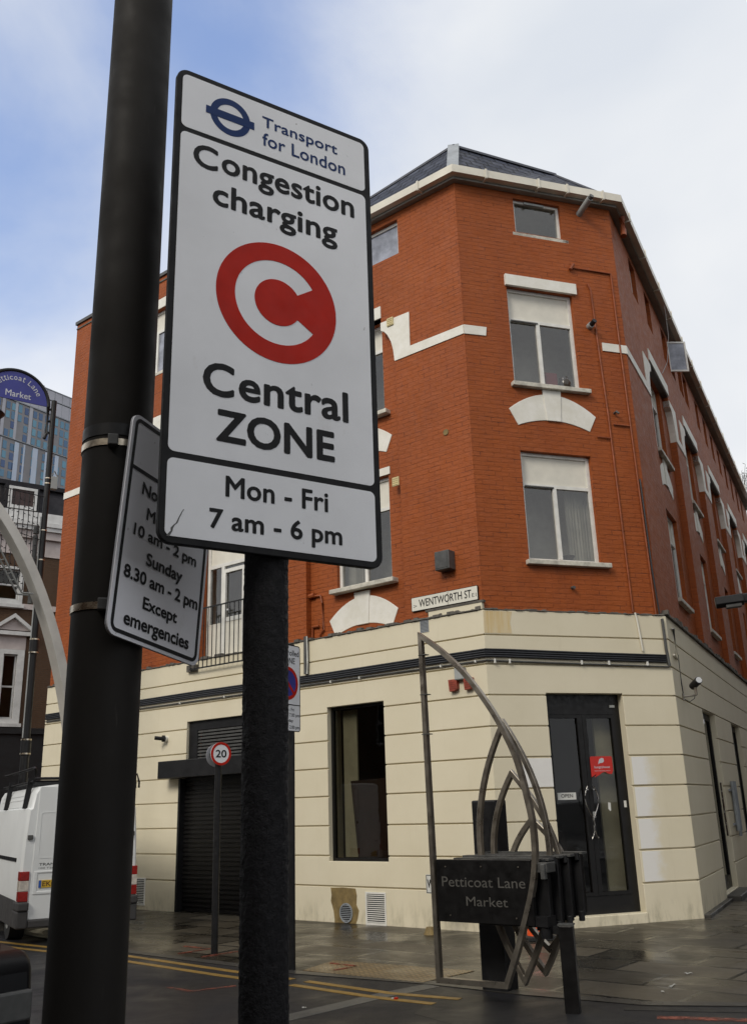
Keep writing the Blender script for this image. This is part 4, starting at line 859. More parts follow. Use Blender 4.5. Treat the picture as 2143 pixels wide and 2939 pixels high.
# loading restriction sign, strapped to the column and hanging a little crooked
ls = thing('loading_sign', 'grey-white time plate with black border strapped to the thick lamp column', 'road sign', (-0.7132, 2.7725, 0), R(66.3))
MS = Matrix.Translation((-0.163, 0, 2.105)) @ Matrix.Rotation(R(5.8), 4, 'Y')
def lsp(name, bm, mat, dy=0.0, **k): return obj(name, bm, mat, ls, mtx=MS @ Matrix.Translation((0, dy, 0)), **k)
bm = B(); prism(bm, rrect(0.0, 0.462, 0.0, 0.724, 0.035), 0.0, 0.004); lsp('plate', bm, 'signgrey')
bm = B(); prism(bm, rrect(0.0, 0.462, 0.0, 0.724, 0.035), 0.0042, 0.010); lsp('plate_back', bm, 'signback')
def frame_band(x0, x1, z0, z1, r, wd, y0, y1):
    bm = B(); o = rrect(x0, x1, z0, z1, r); i = rrect(x0+wd, x1-wd, z0+wd, z1-wd, max(0.004, r-wd)); n = len(o)
    v = [[bm.verts.new((x, y, z)) for x, z in P] for P, y in ((o, y0), (i, y0), (i, y1), (o, y1))]
    for k in range(n):
        j = (k+1) % n
        for q in range(4): bm.faces.new((v[q][k], v[(q+1) % 4][k], v[(q+1) % 4][j], v[q][j]))
    return bm
bm = frame_band(0.013, 0.449, 0.011, 0.713, 0.028, 0.012, -0.0012, 0.0005); box(bm, 0.0245, 0.4375, -0.0012, 0.0005, 0.5365, 0.5485); lsp('border', bm, 'signblack')
for s_, x0, x1, z0, z1 in (('No stopping', .081, .390, .4565, .512), ('Mon - Fri', .117, .350, .394, .436), ('10 am - 2 pm', .064, .399, .3165, .367), ('Sunday', .139, .330, .238, .293), ('8.30 am - 2 pm', .042, .428, .172, .227), ('Except', .147, .324, .099, .151), ('emergencies', .067, .399, .030, .084)):
    for wd in words(text_mesh(s_, x0, x1, z0, z1, 0.032, space=0.98), 0.009): lsp('lettering', wd, 'signblack', -0.0008)
for z in (2.205, 2.735):
    bm = B(); n = 72; rr_ = [[bm.verts.new((r*math.cos(2*math.pi*i/n), 0.135+r*math.sin(2*math.pi*i/n), zz)) for i in range(n)] for r, zz in ((0.1135, z-0.011), (0.1135, z+0.011), (0.1095, z+0.011), (0.1095, z-0.011))]
    for i in range(n):
        for q in range(4): bm.faces.new((rr_[q][i], rr_[(q+1) % 4][i], rr_[(q+1) % 4][(i+1) % n], rr_[q][(i+1) % n]))
    obj('strap', bm, 'band', ls, smooth=True)
    bm = B(); box(bm, -0.03, 0.03, -0.008, 0.024, -0.018, 0.018); box(bm, -0.045, -0.035, -0.01, 0.02, -0.03, 0.02)
    obj('strap_buckle', bm, 'dgrey', ls, mtx=Matrix.Translation((-0.095, 0.085, z)) @ Matrix.Rotation(R(-140), 4, 'Z'), bevel=0.003)
    bm = B(); box(bm, -0.07, 0.26, 0.010, 0.026, z-0.02, z+0.02); obj('mounting_rail', bm, 'signback', ls)
# textured sign post
PP = Vector((-0.3434, 2.8212, 0))
pt = thing('sign_post', 'rough black textured round post carrying the large charging zone sign', 'sign post', PP)
bm = B(); n, m = 110, 520; rnd = random.Random(11); rows = []
from mathutils import noise as mn
for j in range(m+1):
    z = -0.05+4.03*j/m; row = []
    for i in range(n):
        a = 2*math.pi*i/n; p = Vector((0.07*math.cos(a), 0.07*math.sin(a), z))
        q = mn.noise(p*85)*0.5+mn.noise(p*170)*0.6+mn.noise(p*24)*0.14
        r = 0.0685+max(-0.3, q)*0.0046*(1.0 if z > 0 else 0)
        row.append(bm.verts.new((r*math.cos(a), r*math.sin(a), z)))
    rows.append(row)
for a, b in zip(rows[:-1], rows[1:]):
    for i in range(n): bm.faces.new((a[i], a[(i+1) % n], b[(i+1) % n], b[i]))
bm.faces.new(rows[-1]); obj('shaft', bm, 'crust', pt, smooth=True, fixn=False)
bm = B(); cyl(bm, (0, 0), 0.074, 3.98, 4.0, 40); obj('cap', bm, 'black', pt, smooth=True)
# congestion charge sign
cs_ = thing('congestion_sign', 'tall white charging zone sign with big red C symbol on rough black post', 'road sign', (-0.29531, 2.74510, 0), R(32.3))
def csp(name, bm, mat, dy=0.0, **k): return obj(name, bm, mat, cs_, (0, dy, 0), **k)
bm = B(); prism(bm, rrect(-0.386, 0.380, 2.346, 4.044, 0.042, 10), 0.0, 0.022); csp('backing_frame', bm, 'signblack', bevel=0.003)
for z0, z1 in ((3.806, 4.022), (2.632, 3.787), (2.368, 2.611)):
    bm = B(); prism(bm, rrect(-0.3665, 0.3555, z0, z1, 0.020), -0.0012, 0.001); csp('white_panel', bm, 'signwhite')
bm = B(); ring_y(bm, -0.1905, 3.911, 0.0755, 0.0505, -0.0008, 0.0005); box(bm, -0.281, -0.100, -0.0012, 0.0004, 3.8955, 3.9265); csp('roundel', bm, 'signblue', -0.0012)
for s_, x0, x1, z0, z1, b, mt in (('Transport', -.069, .238, 3.9115, 3.971, .018, 'signblue'), ('for London', -.068, .270, 3.846, 3.901, .018, 'signblue'),
        ('C', -.321, -.232, 3.664, 3.758, .032, 'signblack'), ('ongestion', -.219, .305, 3.643, 3.757, .026, 'signblack'), ('charging', -.248, .231, 3.508, 3.627, .026, 'signblack'), ('C', -.264, -.158, 2.839, 2.956, .034, 'signblack'), ('entral', -.143, .260, 2.842, 2.955, .033, 'signblack'),
        ('ZONE', -.216, .204, 2.689, 2.800, .040, 'signblack'), ('Mon - Fri', -.181, .176, 2.513, 2.582, .030, 'signblack'), ('7 am - 6 pm', -.231, .226, 2.389, 2.472, .026, 'signblack')):
    for wd in words(text_mesh(s_, x0, x1, z0, z1, b, space=1.03), 0.014): csp('lettering', wd, mt, -0.0016)
bm = B(); ring_y(bm, -0.005, 3.2315, 0.2235, 0.157, -0.0008, 0.0004, n=96); csp('red_ring', bm, 'signred', -0.0014)
bm = B(); A = R(33.0); n = 40
pts = [(0.157*math.cos(A-2*A*i/n), 0.157*math.sin(A-2*A*i/n)) for i in range(n+1)]
pts = pts+[(0.0865*math.cos(-A-(2*math.pi-2*A)*i/60), 0.0865*math.sin(-A-(2*math.pi-2*A)*i/60)) for i in range(61)]
prism(bm, [(-0.005+x, 3.2315+z) for x, z in pts], -0.0010, 0.0004); bmesh.ops.triangulate(bm, faces=[f for f in bm.faces if len(f.verts) > 4]); csp('red_centre', bm, 'signred', -0.0014)
bm = B(); rnd = random.Random(3); pts = []; 
for i in range(11):
    t_ = i/10; pts.append((-0.355+0.043*t_+rnd.uniform(-.003, .003), 2.366+0.088*t_, 0.0012+0.0035*(1-t_)**1.5*rnd.uniform(.6, 1.3)))
prism(bm, [(x-w_, z) for x, z, w_ in pts]+[(x+w_, z) for x, z, w_ in pts[::-1]], -0.0018, -0.0011); csp('scratch', bm, 'dgrey')
for z in (2.62, 3.75):
    bm = B(); box(bm, -0.30, 0.30, 0.022, 0.036, z-0.025, z+0.025); csp('mounting_rail', bm, 'signback')
    bm = B(); n = 36; cpos = Vector((0.0, 0.090, z)); 
    for zz0, zz1, ra in ((z-0.02, z+0.02, 0.0775),): cyl(bm, (cpos.x, cpos.y), ra, zz0, zz1, n)
    csp('post_clip', bm, 'black', smooth=True)
# ------------------------------------------------------------------ folding market gate
GP = Vector((0.4516, 8.9533, 0)); GA = R(-37)
gt = thing('market_gate', 'folding black steel market gate with curved stainless frames reading Petticoat Lane Market', 'gate', GP, GA)
sq = [(-0.022, -0.027), (0.022, -0.027), (0.022, 0.027), (-0.022, 0.027)]
YU = Vector((0, 1, 0))
def catmull(P, n=5):
    o = []
    for i in range(len(P)-1):
        p0 = Vector(P[max(0, i-1)]); p1 = Vector(P[i]); p2 = Vector(P[i+1]); p3 = Vector(P[min(len(P)-1, i+2)])
        for k in range(n):
            t = k/n; o.append(0.5*((2*p1)+(p2-p0)*t+(2*p0-5*p1+4*p2-p3)*t*t+(3*p1-p0-3*p2+p3)*t**3))
    o.append(Vector(P[-1])); return o
cur = catmull([(x, 0.0, z) for x, z in ((-0.035, 3.19), (0.20, 3.01), (0.46, 2.75), (0.69, 2.44), (0.83, 2.19), (0.93, 1.95), (1.005, 1.62), (1.035, 1.4), (1.03, 1.15), (0.985, 0.92), (0.90, 0.68), (0.80, 0.43), (0.675, 0.155))])
bm = B(); sweep(bm, cur+[Vector((0.0, 0, 0.15))], sq, YU, closed=True); obj('front_frame', bm, 'steel', gt, bevel=0.004)
bm = B()
for z in (2.25, 2.62, 3.0): box(bm, -0.055, 0.03, -0.032, 0.032, z-0.004, z+0.004)
obj('weld_bead', bm, 'dgrey', gt)
def vesica(cx, zm, hw, hz, y, lean=0.0):
    bm = B(); P = []
    for s_ in (-1, 1):
        for i in range(25):
            t = -1+2*i/24; P.append(Vector((cx+s_*hw*(1-t*t)*1.0 if s_ < 0 else cx+hw*(1-t*t), y, zm+hz*(t if s_ < 0 else -t))))
    P = [Vector((p.x-lean*(p.z-zm)/hz, p.y, p.z)) for p in P]
    Q = [p for i, p in enumerate(P) if i not in (25, 49)]
    sweep(bm, Q, sq, YU, closed=True); return obj('curved_frame', bm, 'steel', gt, bevel=0.004)
vesica(0.665, 1.235, 0.35, 1.085, 0.30, 0.02); vesica(0.725, 1.04, 0.335, 0.83, 0.42, 0.095); vesica(0.80, 0.92, 0.31, 0.54, 0.50, 0.04)
bm = B(); box(bm, 0.03, 0.985, -0.018, 0.035, 0.625, 1.14); fp = obj('front_panel', bm, 'blackmetal', gt, bevel=0.004)
for wd in words(text_mesh('Petticoat Lane', 0.085, 0.925, 0.915, 0.998, 0.0, space=1.0), 0.022): obj('lettering', wd, 'dimletter', gt, (0, -0.0185, 0))
obj('lettering', text_mesh('Market', 0.33, 0.745, 0.762, 0.838, 0.0), 'dimletter', gt, (0, -0.0185, 0))
bm = B()
for x, z in ((0.13, 1.08), (0.50, 1.085), (0.87, 1.085), (0.16, 0.68), (0.82, 0.68)): disc_y(bm, x, z, 0.006, -0.023, -0.018, 10)
obj('panel_bolts', bm, 'steel', gt)
for k, (y, x0, x1, za, zb) in enumerate(((0.14, 0.40, 1.075, 0.60, 1.13), (0.26, 0.42, 1.115, 0.63, 1.145), (0.38, 0.48, 1.16, 0.66, 1.15), (0.50, 0.52, 1.215, 0.69, 1.165))):
    bm = B(); box(bm, x0, x1, y-0.03, y+0.03, za, zb); obj('folded_panel', bm, 'blackmetal', gt, bevel=0.008)
    bm = B(); box(bm, x1-0.13, x1+0.01, y-0.055, y-0.028, za-0.02, zb-0.01); cyl(bm, (x1-0.02, y-0.06), 0.026, za-0.06, za+0.02, 14); cyl(bm, (x1-0.02, y-0.06), 0.022, zb-0.05, zb+0.012, 14); obj('hinge', bm, 'black', gt, bevel=0.005)
    bm = B(); box(bm, x0-0.25, x1+0.03, y-0.05, y+0.05, zb, zb+0.018); obj('top_rail', bm, 'dgrey', gt)
bm = B(); box(bm, 0.98, 1.13, 0.0, 0.16, 1.04, 1.12); box(bm, 1.08, 1.12, -0.03, 0.02, 0.99, 1.11); obj('latch_plate', bm, 'dgrey', gt, bevel=0.006)
bm = B(); box(bm, 0.96, 1.10, 0.0, 0.15, 0.62, 0.70); obj('hinge_arm', bm, 'black', gt)
ps = Matrix.Rotation(-GA, 4, 'Z')
def gl(x, y): v = Matrix.Rotation(-GA, 3, 'Z') @ (Vector((x, y, 0))-GP); return v
g1 = gl(1.02, 9.30)
bm = B(); box(bm, g1.x-0.14, g1.x+0.12, g1.y-0.10, g1.y+0.12, -0.03, 1.64); obj('main_post', bm, 'black', gt, bevel=0.015)
g2 = gl(1.47, 8.25)
bm = B(); box(bm, -0.058, 0.058, -0.055, 0.055, -0.03, 0.64); obj('catch_post', bm, 'blackmetal', gt, mtx=Matrix.Translation(g2) @ Matrix.Rotation(R(18), 4, 'Z'), bevel=0.008)
bm = B(); box(bm, -0.064, 0.064, -0.06, 0.06, 0.64, 0.65); obj('catch_post_cap', bm, 'dgrey', gt, mtx=Matrix.Translation(g2) @ Matrix.Rotation(R(18), 4, 'Z'))
bm = B(); sweep(bm, [Vector((1.04, 0.10, 0.60)), Vector((g2.x-0.04, g2.y+0.06, 0.58))], [(-0.03, -0.03), (0.03, -0.03), (0.03, 0.03), (-0.03, 0.03)]); cyl(bm, (1.05, 0.06), 0.05, 0.53, 0.62, 14); obj('catch_arm', bm, 'black', gt)
# ------------------------------------------------------------------ street furniture
sp_ = thing('speed_limit_post', 'thin black post with round red-ringed 20 sign before the shutter', 'road sign', (-2.054, 12.035, 0), R(38))
bm = B(); cyl(bm, (0, 0), 0.042, -0.03, 2.44, 18); obj('post', bm, 'black', sp_, smooth=True)
bm = B(); disc_y(bm, 0, 2.31, 0.142, -0.065, -0.055, 48); sd = obj('sign_disc', bm, 'signwhite', sp_); bm = B(); ring_y(bm, 0, 2.31, 0.1425, 0.112, -0.068, -0.064); obj('red_ring', bm, 'signred', sd)
obj('numerals', text_mesh('20', -0.075, 0.078, 2.262, 2.357, 0.03), 'signblack', sd, (0, -0.0655, 0))
bm = B(); disc_y(bm, 0, 2.295, 0.142, 0.055, 0.065, 48); obj('second_disc', bm, 'signback', sp_)
bm = B(); box(bm, -0.10, 0.10, -0.055, -0.035, 2.29, 2.33); box(bm, -0.10, 0.10, 0.035, 0.055, 2.28, 2.32); cyl(bm, (0, 0), 0.046, 2.275, 2.335, 18); obj('clamp', bm, 'dgrey', sp_)
cz = thing('parking_zone_post', 'white controlled zone parking sign on thin post behind the rough black post', 'road sign', (-1.011, 10.749, 0), R(58))
bm = B(); cyl(bm, (0, 0), 0.038, -0.03, 3.45, 16); obj('post', bm, 'black', cz, smooth=True)
def czp(name, bm, mat, dy=0.0): return obj(name, bm, mat, cz, (-0.13, -0.055+dy, 0))
bm = B(); prism(bm, rrect(-0.235, 0.225, 2.45, 3.43, 0.035), 0.0, 0.006); czp('plate', bm, 'signwhite')
bm = frame_band(-0.235, 0.225, 2.45, 3.43, 0.035, 0.009, -0.002, 0.002); box(bm, -0.226, 0.216, -0.002, 0.001, 2.742, 2.752); czp('border', bm, 'signblack')
bm = B(); disc_y(bm, -0.005, 2.987, 0.16, -0.002, 0.0005); czp('blue_disc', bm, 'bandblue')
bm = B(); ring_y(bm, -0.005, 2.987, 0.187, 0.148, -0.0032, -0.001); sweep(bm, [Vector((-0.115, -0.0026, 3.10)), Vector((0.106, -0.0026, 2.874))], [(-0.017, -0.0006), (0.017, -0.0006), (0.017, 0.0006), (-0.017, 0.0006)], YU); czp('red_ring', bm, 'signred')
for s_, x0, x1, z0, z1 in (('Controlled', -.205, .200, 3.305, 3.372), ('ZONE', -.12, .125, 3.212, 3.282), ('Mon - Fri', -.11, .11, 2.675, 2.712), ('8.00 am - 7.00 pm', -.21, .205, 2.605, 2.652), ('Sunday', -.09, .09, 2.545, 2.588), ('8.30 am - 2.00 pm', -.21, .205, 2.47, 2.517)):
    czp('lettering', text_mesh(s_, x0, x1, z0, z1, 0.012), 'signblack', -0.001)
tcn = thing('traffic_cone', 'orange traffic cone with white bands behind the folding gate', 'traffic cone', (1.86, 12.45, 0), R(12))
bm = B(); box(bm, -0.19, 0.19, -0.19, 0.19, 0.0, 0.05); obj('base', bm, 'rubber', tcn, bevel=0.01)
for z0, z1, mt in ((0.05, 0.27, 'orange'), (0.27, 0.40, 'conewhite'), (0.40, 0.52, 'orange'), (0.52, 0.62, 'conewhite'), (0.62, 0.75, 'orange')):
    r_ = lambda z: 0.14-0.115*z/0.75
    bm = B(); cyl(bm, (0, 0), r_(z0), z0, z1, 28, r_(z1)); obj('body' if mt == 'orange' else 'white_band', bm, mt, tcn, smooth=True)
ws = thing('estate_sign', 'small white sign starting with a W on a grey stub post against the wall', 'sign', (0.645, 13.15, 0), aL)
bm = B(); box(bm, -0.02, 0.02, 0.0, 0.04, -0.03, 0.76); obj('post', bm, 'grey', ws); bm = B(); box(bm, -0.12, 0.22, -0.012, 0.0, 0.50, 0.735); obj('plate', bm, 'poster', ws)
bm = frame_band(-0.115, 0.215, 0.505, 0.73, 0.008, 0.008, -0.014, -0.011); obj('border', bm, 'signblack', ws)
obj('lettering', text_mesh('W', -0.10, 0.0, 0.57, 0.675, 0.03), 'signblack', ws, (0, -0.0125, 0))
rk = B(); cyl(rk, (0, 0), 0.09, 0, 0.09, 9, 0.05); tag(obj('stone_lump', rk, 'patch', None, (0.57, 13.22, 0)), 'brown lump of rubble at the foot of the cream wall by the W sign', 'stone')
# lamp arm reaching in from the right
rl = thing('street_lamp', 'black lamp head and arm reaching in from the right edge', 'street lamp', (4.55, 6.95, 0))
bm = B(); cyl(bm, (0, 0), 0.06, -0.05, 3.35, 20); obj('post', bm, 'black', rl, smooth=True)
hd = Vector((2.79-4.55, 7.50-6.95, 3.13)); dr = (Vector((0, 0, 3.24))-hd).normalized()
bm = B(); sweep(bm, [hd+dr*0.13, Vector((0, 0, 3.24))], [(-0.04, -0.035), (0.04, -0.035), (0.04, 0.035), (-0.04, 0.035)]); obj('arm', bm, 'black', rl, bevel=0.01)
bm = B(); sweep(bm, [hd, hd+dr*0.04, hd+dr*0.10, hd+dr*0.22], [(-0.055, -0.03), (0.0, -0.055), (0.055, -0.03), (0.05, 0.035), (-0.05, 0.035)]); obj('lamp_head', bm, 'black', rl, bevel=0.006)
bm = B(); c_ = hd+dr*0.14+Vector((0, 0, -0.05)); sweep(bm, [c_-dr*0.06, c_+dr*0.06], [(-0.04, -0.012), (0.04, -0.012), (0.04, 0.012), (-0.04, 0.012)]); obj('lens', bm, 'dgrey', rl)
# litter
for k, (x, y, sx, sy, mt, lb) in enumerate(((2.87, 9.78, 0.07, 0.05, 'poster', 'flat white scrap of paper on the pavement below the corner door'), (2.54, 9.19, 0.16, 0.025, 'poster', 'long thin white strip lying on the pavement right of the gate'), (2.38, 8.93, 0.05, 0.02, 'poster', 'short white scrap left of the long strip on the pavement'), (0.05, 9.02, 0.06, 0.03, 'poster', 'crushed red and white packet where the yellow lines break'), (-0.72, 8.75, 0.035, 0.02, 'poster', 'speck of white litter on the dark road below the yellow lines'))):
    z0 = 0.004 if k < 3 else RZ+0.004
    t = thing('paper_scrap', lb, 'litter', (x, y, z0), R(20+37*k)); bm = B(); rows = []
    for i in range(4): rows.append([bm.verts.new((sx*(i/3-0.5)*2*0.5, sy*(j/2-0.5), 0.004*((i*7+j*5) % 3))) for j in range(3)])
    for i in range(3):
        for j in range(2): bm.faces.new((rows[i][j], rows[i+1][j], rows[i+1][j+1], rows[i][j+1]))
    bmesh.ops.solidify(bm, geom=bm.faces[:], thickness=0.002); obj('scrap', bm, mt, t)
    if k == 3: bm = B(); box(bm, -0.032, -0.01, -0.016, 0.016, 0.0, 0.014); obj('red_end', bm, 'signred', t)
# ------------------------------------------------------------------ van
VW, VH = 1.59, 2.06
vn = thing('panel_van', 'white high roofed panel van with black roof rack, parked beyond the lamp column', 'van', (-3.557, 14.16, RZ), R(29))
def vsec(k, inset=0.0, top=VH, roofw=0.60):
    """half-profile mirrored about the middle, x from -VW to 0"""
    hw = VW/2-inset; p = [(hw*0.90, 0.30), (hw*0.985, 0.42), (hw, 0.60), (hw, 1.00), (hw*0.985, 1.35), (hw*0.95, 1.70), (hw*0.945, 1.735), (hw*0.905, 1.75), (hw*0.86, 1.95), (hw*0.80, 2.03), (hw*0.5, VH)]
    s_ = (top-0.30)/(VH-0.30); p = [(x, 0.30+(z-0.30)*s_ if top < VH else z) for x, z in p]
    return [(x-VW/2, z) for x, z in p]+[(-x-VW/2, z) for x, z in p[::-1]]
bm = B(); secs = [(0.0, 0.035, VH-0.02), (0.02, 0.012, VH-0.005), (0.07, 0.0, VH), (3.3, 0.0, VH), (3.75, 0.02, 1.75), (4.25, 0.05, 1.22), (4.7, 0.10, 1.05), (4.85, 0.16, 0.85)]
rows = [[bm.verts.new((x, y, z)) for x, z in vsec(0, i_, t_)] for y, i_, t_ in secs]
for a, b in zip(rows[:-1], rows[1:]):
    for i in range(len(a)): bm.faces.new((a[i], a[(i+1) % len(a)], b[(i+1) % len(a)], b[i]))
bm.faces.new(rows[0]); bm.faces.new(rows[-1]); obj('body', bm, 'vanwhite', vn, smooth=True)
cx = -VW/2
for s_ in (-1, 1):
    x0, x1 = sorted((cx+s_*0.006, cx+s_*0.665)); P = rrect(x0, x1, 0.31, 2.03, 0.03)
    P = [(x if not (z > 1.0 and abs(x-cx) > 0.3) else cx+(x-cx)*(1-0.07*(z-1.0)), z) for x, z in P]
    bm = B(); prism(bm, P, -0.014, 0.01); d_ = obj('rear_door', bm, 'vanwhite', vn, bevel=0.006)
    P = rrect(min(cx+s_*0.07, cx+s_*0.58), max(cx+s_*0.07, cx+s_*0.58), 1.08, 1.68, 0.05)
    bm = frame_band(min(cx+s_*0.07, cx+s_*0.585), max(cx+s_*0.07, cx+s_*0.585), 1.08, 1.69, 0.05, 0.012, -0.0175, -0.012); obj('pressed_panel', bm, 'vanwhite', d_)
    bm = B()
    for z in (0.47, 1.36): box(bm, cx+s_*0.70-0.035, cx+s_*0.70+0.035, -0.03, 0.02, z-0.03, z+0.03)
    obj('hinge', bm, 'dgrey', d_, bevel=0.008)
    xa, xb = sorted((cx+s_*0.675, cx+s_*0.80))
    for z0, z1, mt in ((0.54, 0.665, 'taillight'), (0.668, 0.80, 'clearlamp'), (0.803, 0.92, 'taillight')):
        bm = B(); box(bm, xa, xb, -0.02, 0.14, z0, z1); obj('tail_light', bm, mt, vn, bevel=0.005)
bm = B(); holed(bm, cx-0.62, cx+0.5, 0.62, 0.92, [(cx-0.57, cx+0.44, 0.66, 0.89)], -0.022, -0.013); obj('plate_recess', bm, 'vanwhite', vn, bevel=0.008)
bm = B(); box(bm, cx-0.55, cx-0.05, -0.024, -0.015, 0.705, 0.80); pl = obj('number_plate', bm, 'plate', vn); bm = B(); box(bm, cx-0.55, cx-0.515, -0.0255, -0.0235, 0.706, 0.799); obj('plate_band', bm, 'platelue', pl)
obj('lettering', text_mesh('EK07 LNV', cx-0.50, cx-0.06, 0.72, 0.785, 0.02), 'platetext', pl, (0, -0.0245, 0))
obj('lettering', text_mesh('TRANSIT', cx-0.56, cx-0.25, 0.985, 1.02, 0.02), 'signblack', vn, (0, -0.0145, 0)); obj('lettering', text_mesh('100 T260', cx-0.56, cx-0.33, 0.945, 0.965, 0.01), 'dgrey', vn, (0, -0.0145, 0))
for s_ in (-1, 1):
    xa, xb = sorted((cx+s_*0.66, cx+s_*0.81)); bm = B(); box(bm, xa, xb, -0.07, 0.35, 0.42, 0.535); box(bm, xa, xb, -0.05, 0.35, 0.2, 0.42); obj('bumper', bm, 'bumper', vn, bevel=0.02)
bm = B(); box(bm, cx-0.66, cx+0.66, -0.04, 0.2, 0.20, 0.31); obj('bumper', bm, 'bumper', vn, bevel=0.02)
bm = B(); box(bm, -VW-0.006, -VW+0.02, 0.25, 3.4, 0.20, 0.54); obj('side_cladding', bm, 'bumper', vn)
bm = B(); box(bm, -VW-0.014, -VW+0.0, 0.42, 3.3, 1.04, 1.085); obj('side_strip', bm, 'black', vn)
bm = B(); 
for z in (1.76, 1.86, 1.92): xo = -VW/2-(VW/2)*(0.905-0.045*(z-1.75)/0.2)-0.004; box(bm, xo, xo+0.02, 0.5, 3.0, z, z+0.012)
obj('roof_ribs', bm, 'vanwhite', vn)
for x in (-VW+0.11, -0.11):
    for y in (0.85, 3.95):
        wh = thing('wheel', '', '') if False else None
        bm = B(); tube(bm, [(x-0.1, y, 0.31), (x+0.1, y, 0.31)], 0.31, 28); wl = obj('wheel', bm, 'rubber', vn, smooth=True)
        bm = B(); tube(bm, [(x-0.105, y, 0.31), (x+0.105, y, 0.31)], 0.17, 20); obj('hubcap', bm, 'grey', wl, smooth=True)
bm = B(); z = 2.10
for x in (-VW+0.10, -0.10): tube(bm, [(x, 0.05, z), (x, 3.0, z)], 0.02, 8); tube(bm, [(x, 0.05, z), (x, 0.05, z+0.17), (x, 0.12, z+0.19), (x, 3.0, z+0.19)], 0.02, 8)
for y in (0.05, 0.8, 1.6, 2.4, 3.0): tube(bm, [(-VW+0.1, y, z), (-0.1, y, z)], 0.018, 8)
tube(bm, [(-VW+0.1, 0.02, z+0.04), (-0.1, 0.02, z+0.04)], 0.02, 8)
for y in (0.35, 2.2):
    for x, s_ in ((-VW+0.10, -1), (-0.10, 1)): sweep(bm, [Vector((x, y, z+0.06)), Vector((x+s_*0.055, y, 1.74))], [(-0.035, -0.02), (0.035, -0.02), (0.035, 0.02), (-0.035, 0.02)], YU)
for y in (0.3, 0.5): tube(bm, [(0.0-0.06, y, z+0.0), (0.02, y, z+0.1), (0.05, y-0.02, z-0.02), (0.05, y-0.02, z-0.1)], 0.016, 8)
obj('roof_rack', bm, 'black', vn, smooth=True)
bm = B(); prism(bm, [(3.45, 1.95), (3.72, 1.72), (4.15, 1.30), (3.4, 1.25)], 0, 0.01)
bm.free()
bm = B(); box(bm, -VW-0.004, -VW+0.01, 3.0, 3.55, 1.25, 1.68); obj('cab_window', bm, 'blackmetal', vn)
# ------------------------------------------------------------------ dark parked car, mostly hidden by the column
cr = thing('parked_car', 'dark saloon car at the lower left corner behind the lamp column', 'car', (-1.80, 5.22, RZ), aL)
bm = B(); prism(bm, [(0.0, 0.30), (0.0, 0.62), (-0.03, 0.90), (-0.09, 0.955), (-0.55, 1.0), (-1.3, 1.03), (-3.0, 1.0), (-3.3, 0.96), (-4.15, 0.80), (-4.3, 0.6), (-4.3, 0.28), (-3.9, 0.22), (-0.4, 0.22)], -1.72, 0.0); obj('body', bm, 'carpaint', cr, bevel=0.07, smooth=True)
bm = B(); a = [(-0.52, 0.995), (-1.15, 1.40), (-2.35, 1.43), (-3.15, 1.0)]
va = [[bm.verts.new((x, y, z)) for x, z in a] for y in (-1.62, -0.10)]
for r_, k in ((va[0], 0.14), (va[1], -0.14)): r_[1].co.y += k; r_[2].co.y += k
for i in range(4): bm.faces.new((va[0][i], va[0][(i+1) % 4], va[1][(i+1) % 4], va[1][i]))
bm.faces.new(va[0]); bm.faces.new(va[1]); obj('cabin', bm, 'shopglass', cr)
M['cab'] = M['carpaint']
bm = B(); prism(bm, [(-1.1, 1.40), (-1.2, 1.435), (-2.3, 1.455), (-2.4, 1.42)], -1.49, -0.23); obj('roof', bm, 'carpaint', cr, bevel=0.01)
bm = B(); box(bm, -0.50, -0.07, -1.55, -0.17, 0.955, 1.012); obj('bonnet', bm, 'carpaint', cr, bevel=0.015)
for y0, y1 in ((-1.70, -1.36), (-0.36, -0.02)):
    bm = B(); box(bm, -0.06, 0.012, y0, y1, 0.64, 0.78); obj('headlight', bm, 'dgrey', cr, bevel=0.012)
bm = B(); box(bm, -0.2, 0.06, -1.72, 0.0, 0.30, 0.56); obj('bumper', bm, 'black', cr, bevel=0.03)
bm = B(); box(bm, 0.004, 0.014, -1.12, -0.60, 0.70, 0.81); obj('number_plate', bm, 'poster', cr)
for x in (-0.8, -3.45):
    for y in (-1.62, -0.10):
        bm = B(); tube(bm, [(x, y-0.11, 0.31), (x, y+0.11, 0.31)], 0.31, 26); wl = obj('wheel', bm, 'rubber', cr, smooth=True); bm = B(); tube(bm, [(x, y-0.115, 0.31), (x, y+0.115, 0.31)], 0.19, 18); obj('rim', bm, 'grey', wl, smooth=True)
# ------------------------------------------------------------------ silver market arch over the side street
ar = thing('market_arch', 'tall curved silver steel arch rising behind the thick lamp column', 'arch', (-3.97, 12.17, 0), math.atan2(nL.y, nL.x))
def apt(t, off=0.0):
    c, s_ = math.cos(t), math.sin(t); nx, nz = -c/2.77, s_/5.9; l = math.hypot(nx, nz)
    return (-0.256+2.77*(1-c)+off*nx/l, 5.9*s_+off*nz/l)
bm = B(); rows = []
for i in range(81):
    t = math.pi*i/80; a, b = apt(t), apt(t, 0.135)
    if i in (0, 80): a = (a[0], -0.03); b = (b[0], -0.03)
    rows.append([bm.verts.new(v) for v in ((a[0], 0.0, a[1]), (b[0], 0.0, b[1]), (b[0], -0.17, b[1]), (a[0], -0.17, a[1]))])
for a, b in zip(rows[:-1], rows[1:]):
    for j in range(4): bm.faces.new((a[j], a[(j+1) % 4], b[(j+1) % 4], b[j]))
obj('arch_ribbon', bm, 'archmetal', ar, bevel=0.006)
bm = B()
for dy in (-0.03, -0.14): tube(bm, [(2.2, dy, 6.0-1.0), (1.245, dy, 4.93), (0.86, dy, 4.36), (0.70, dy, 4.37)], 0.012, 6)
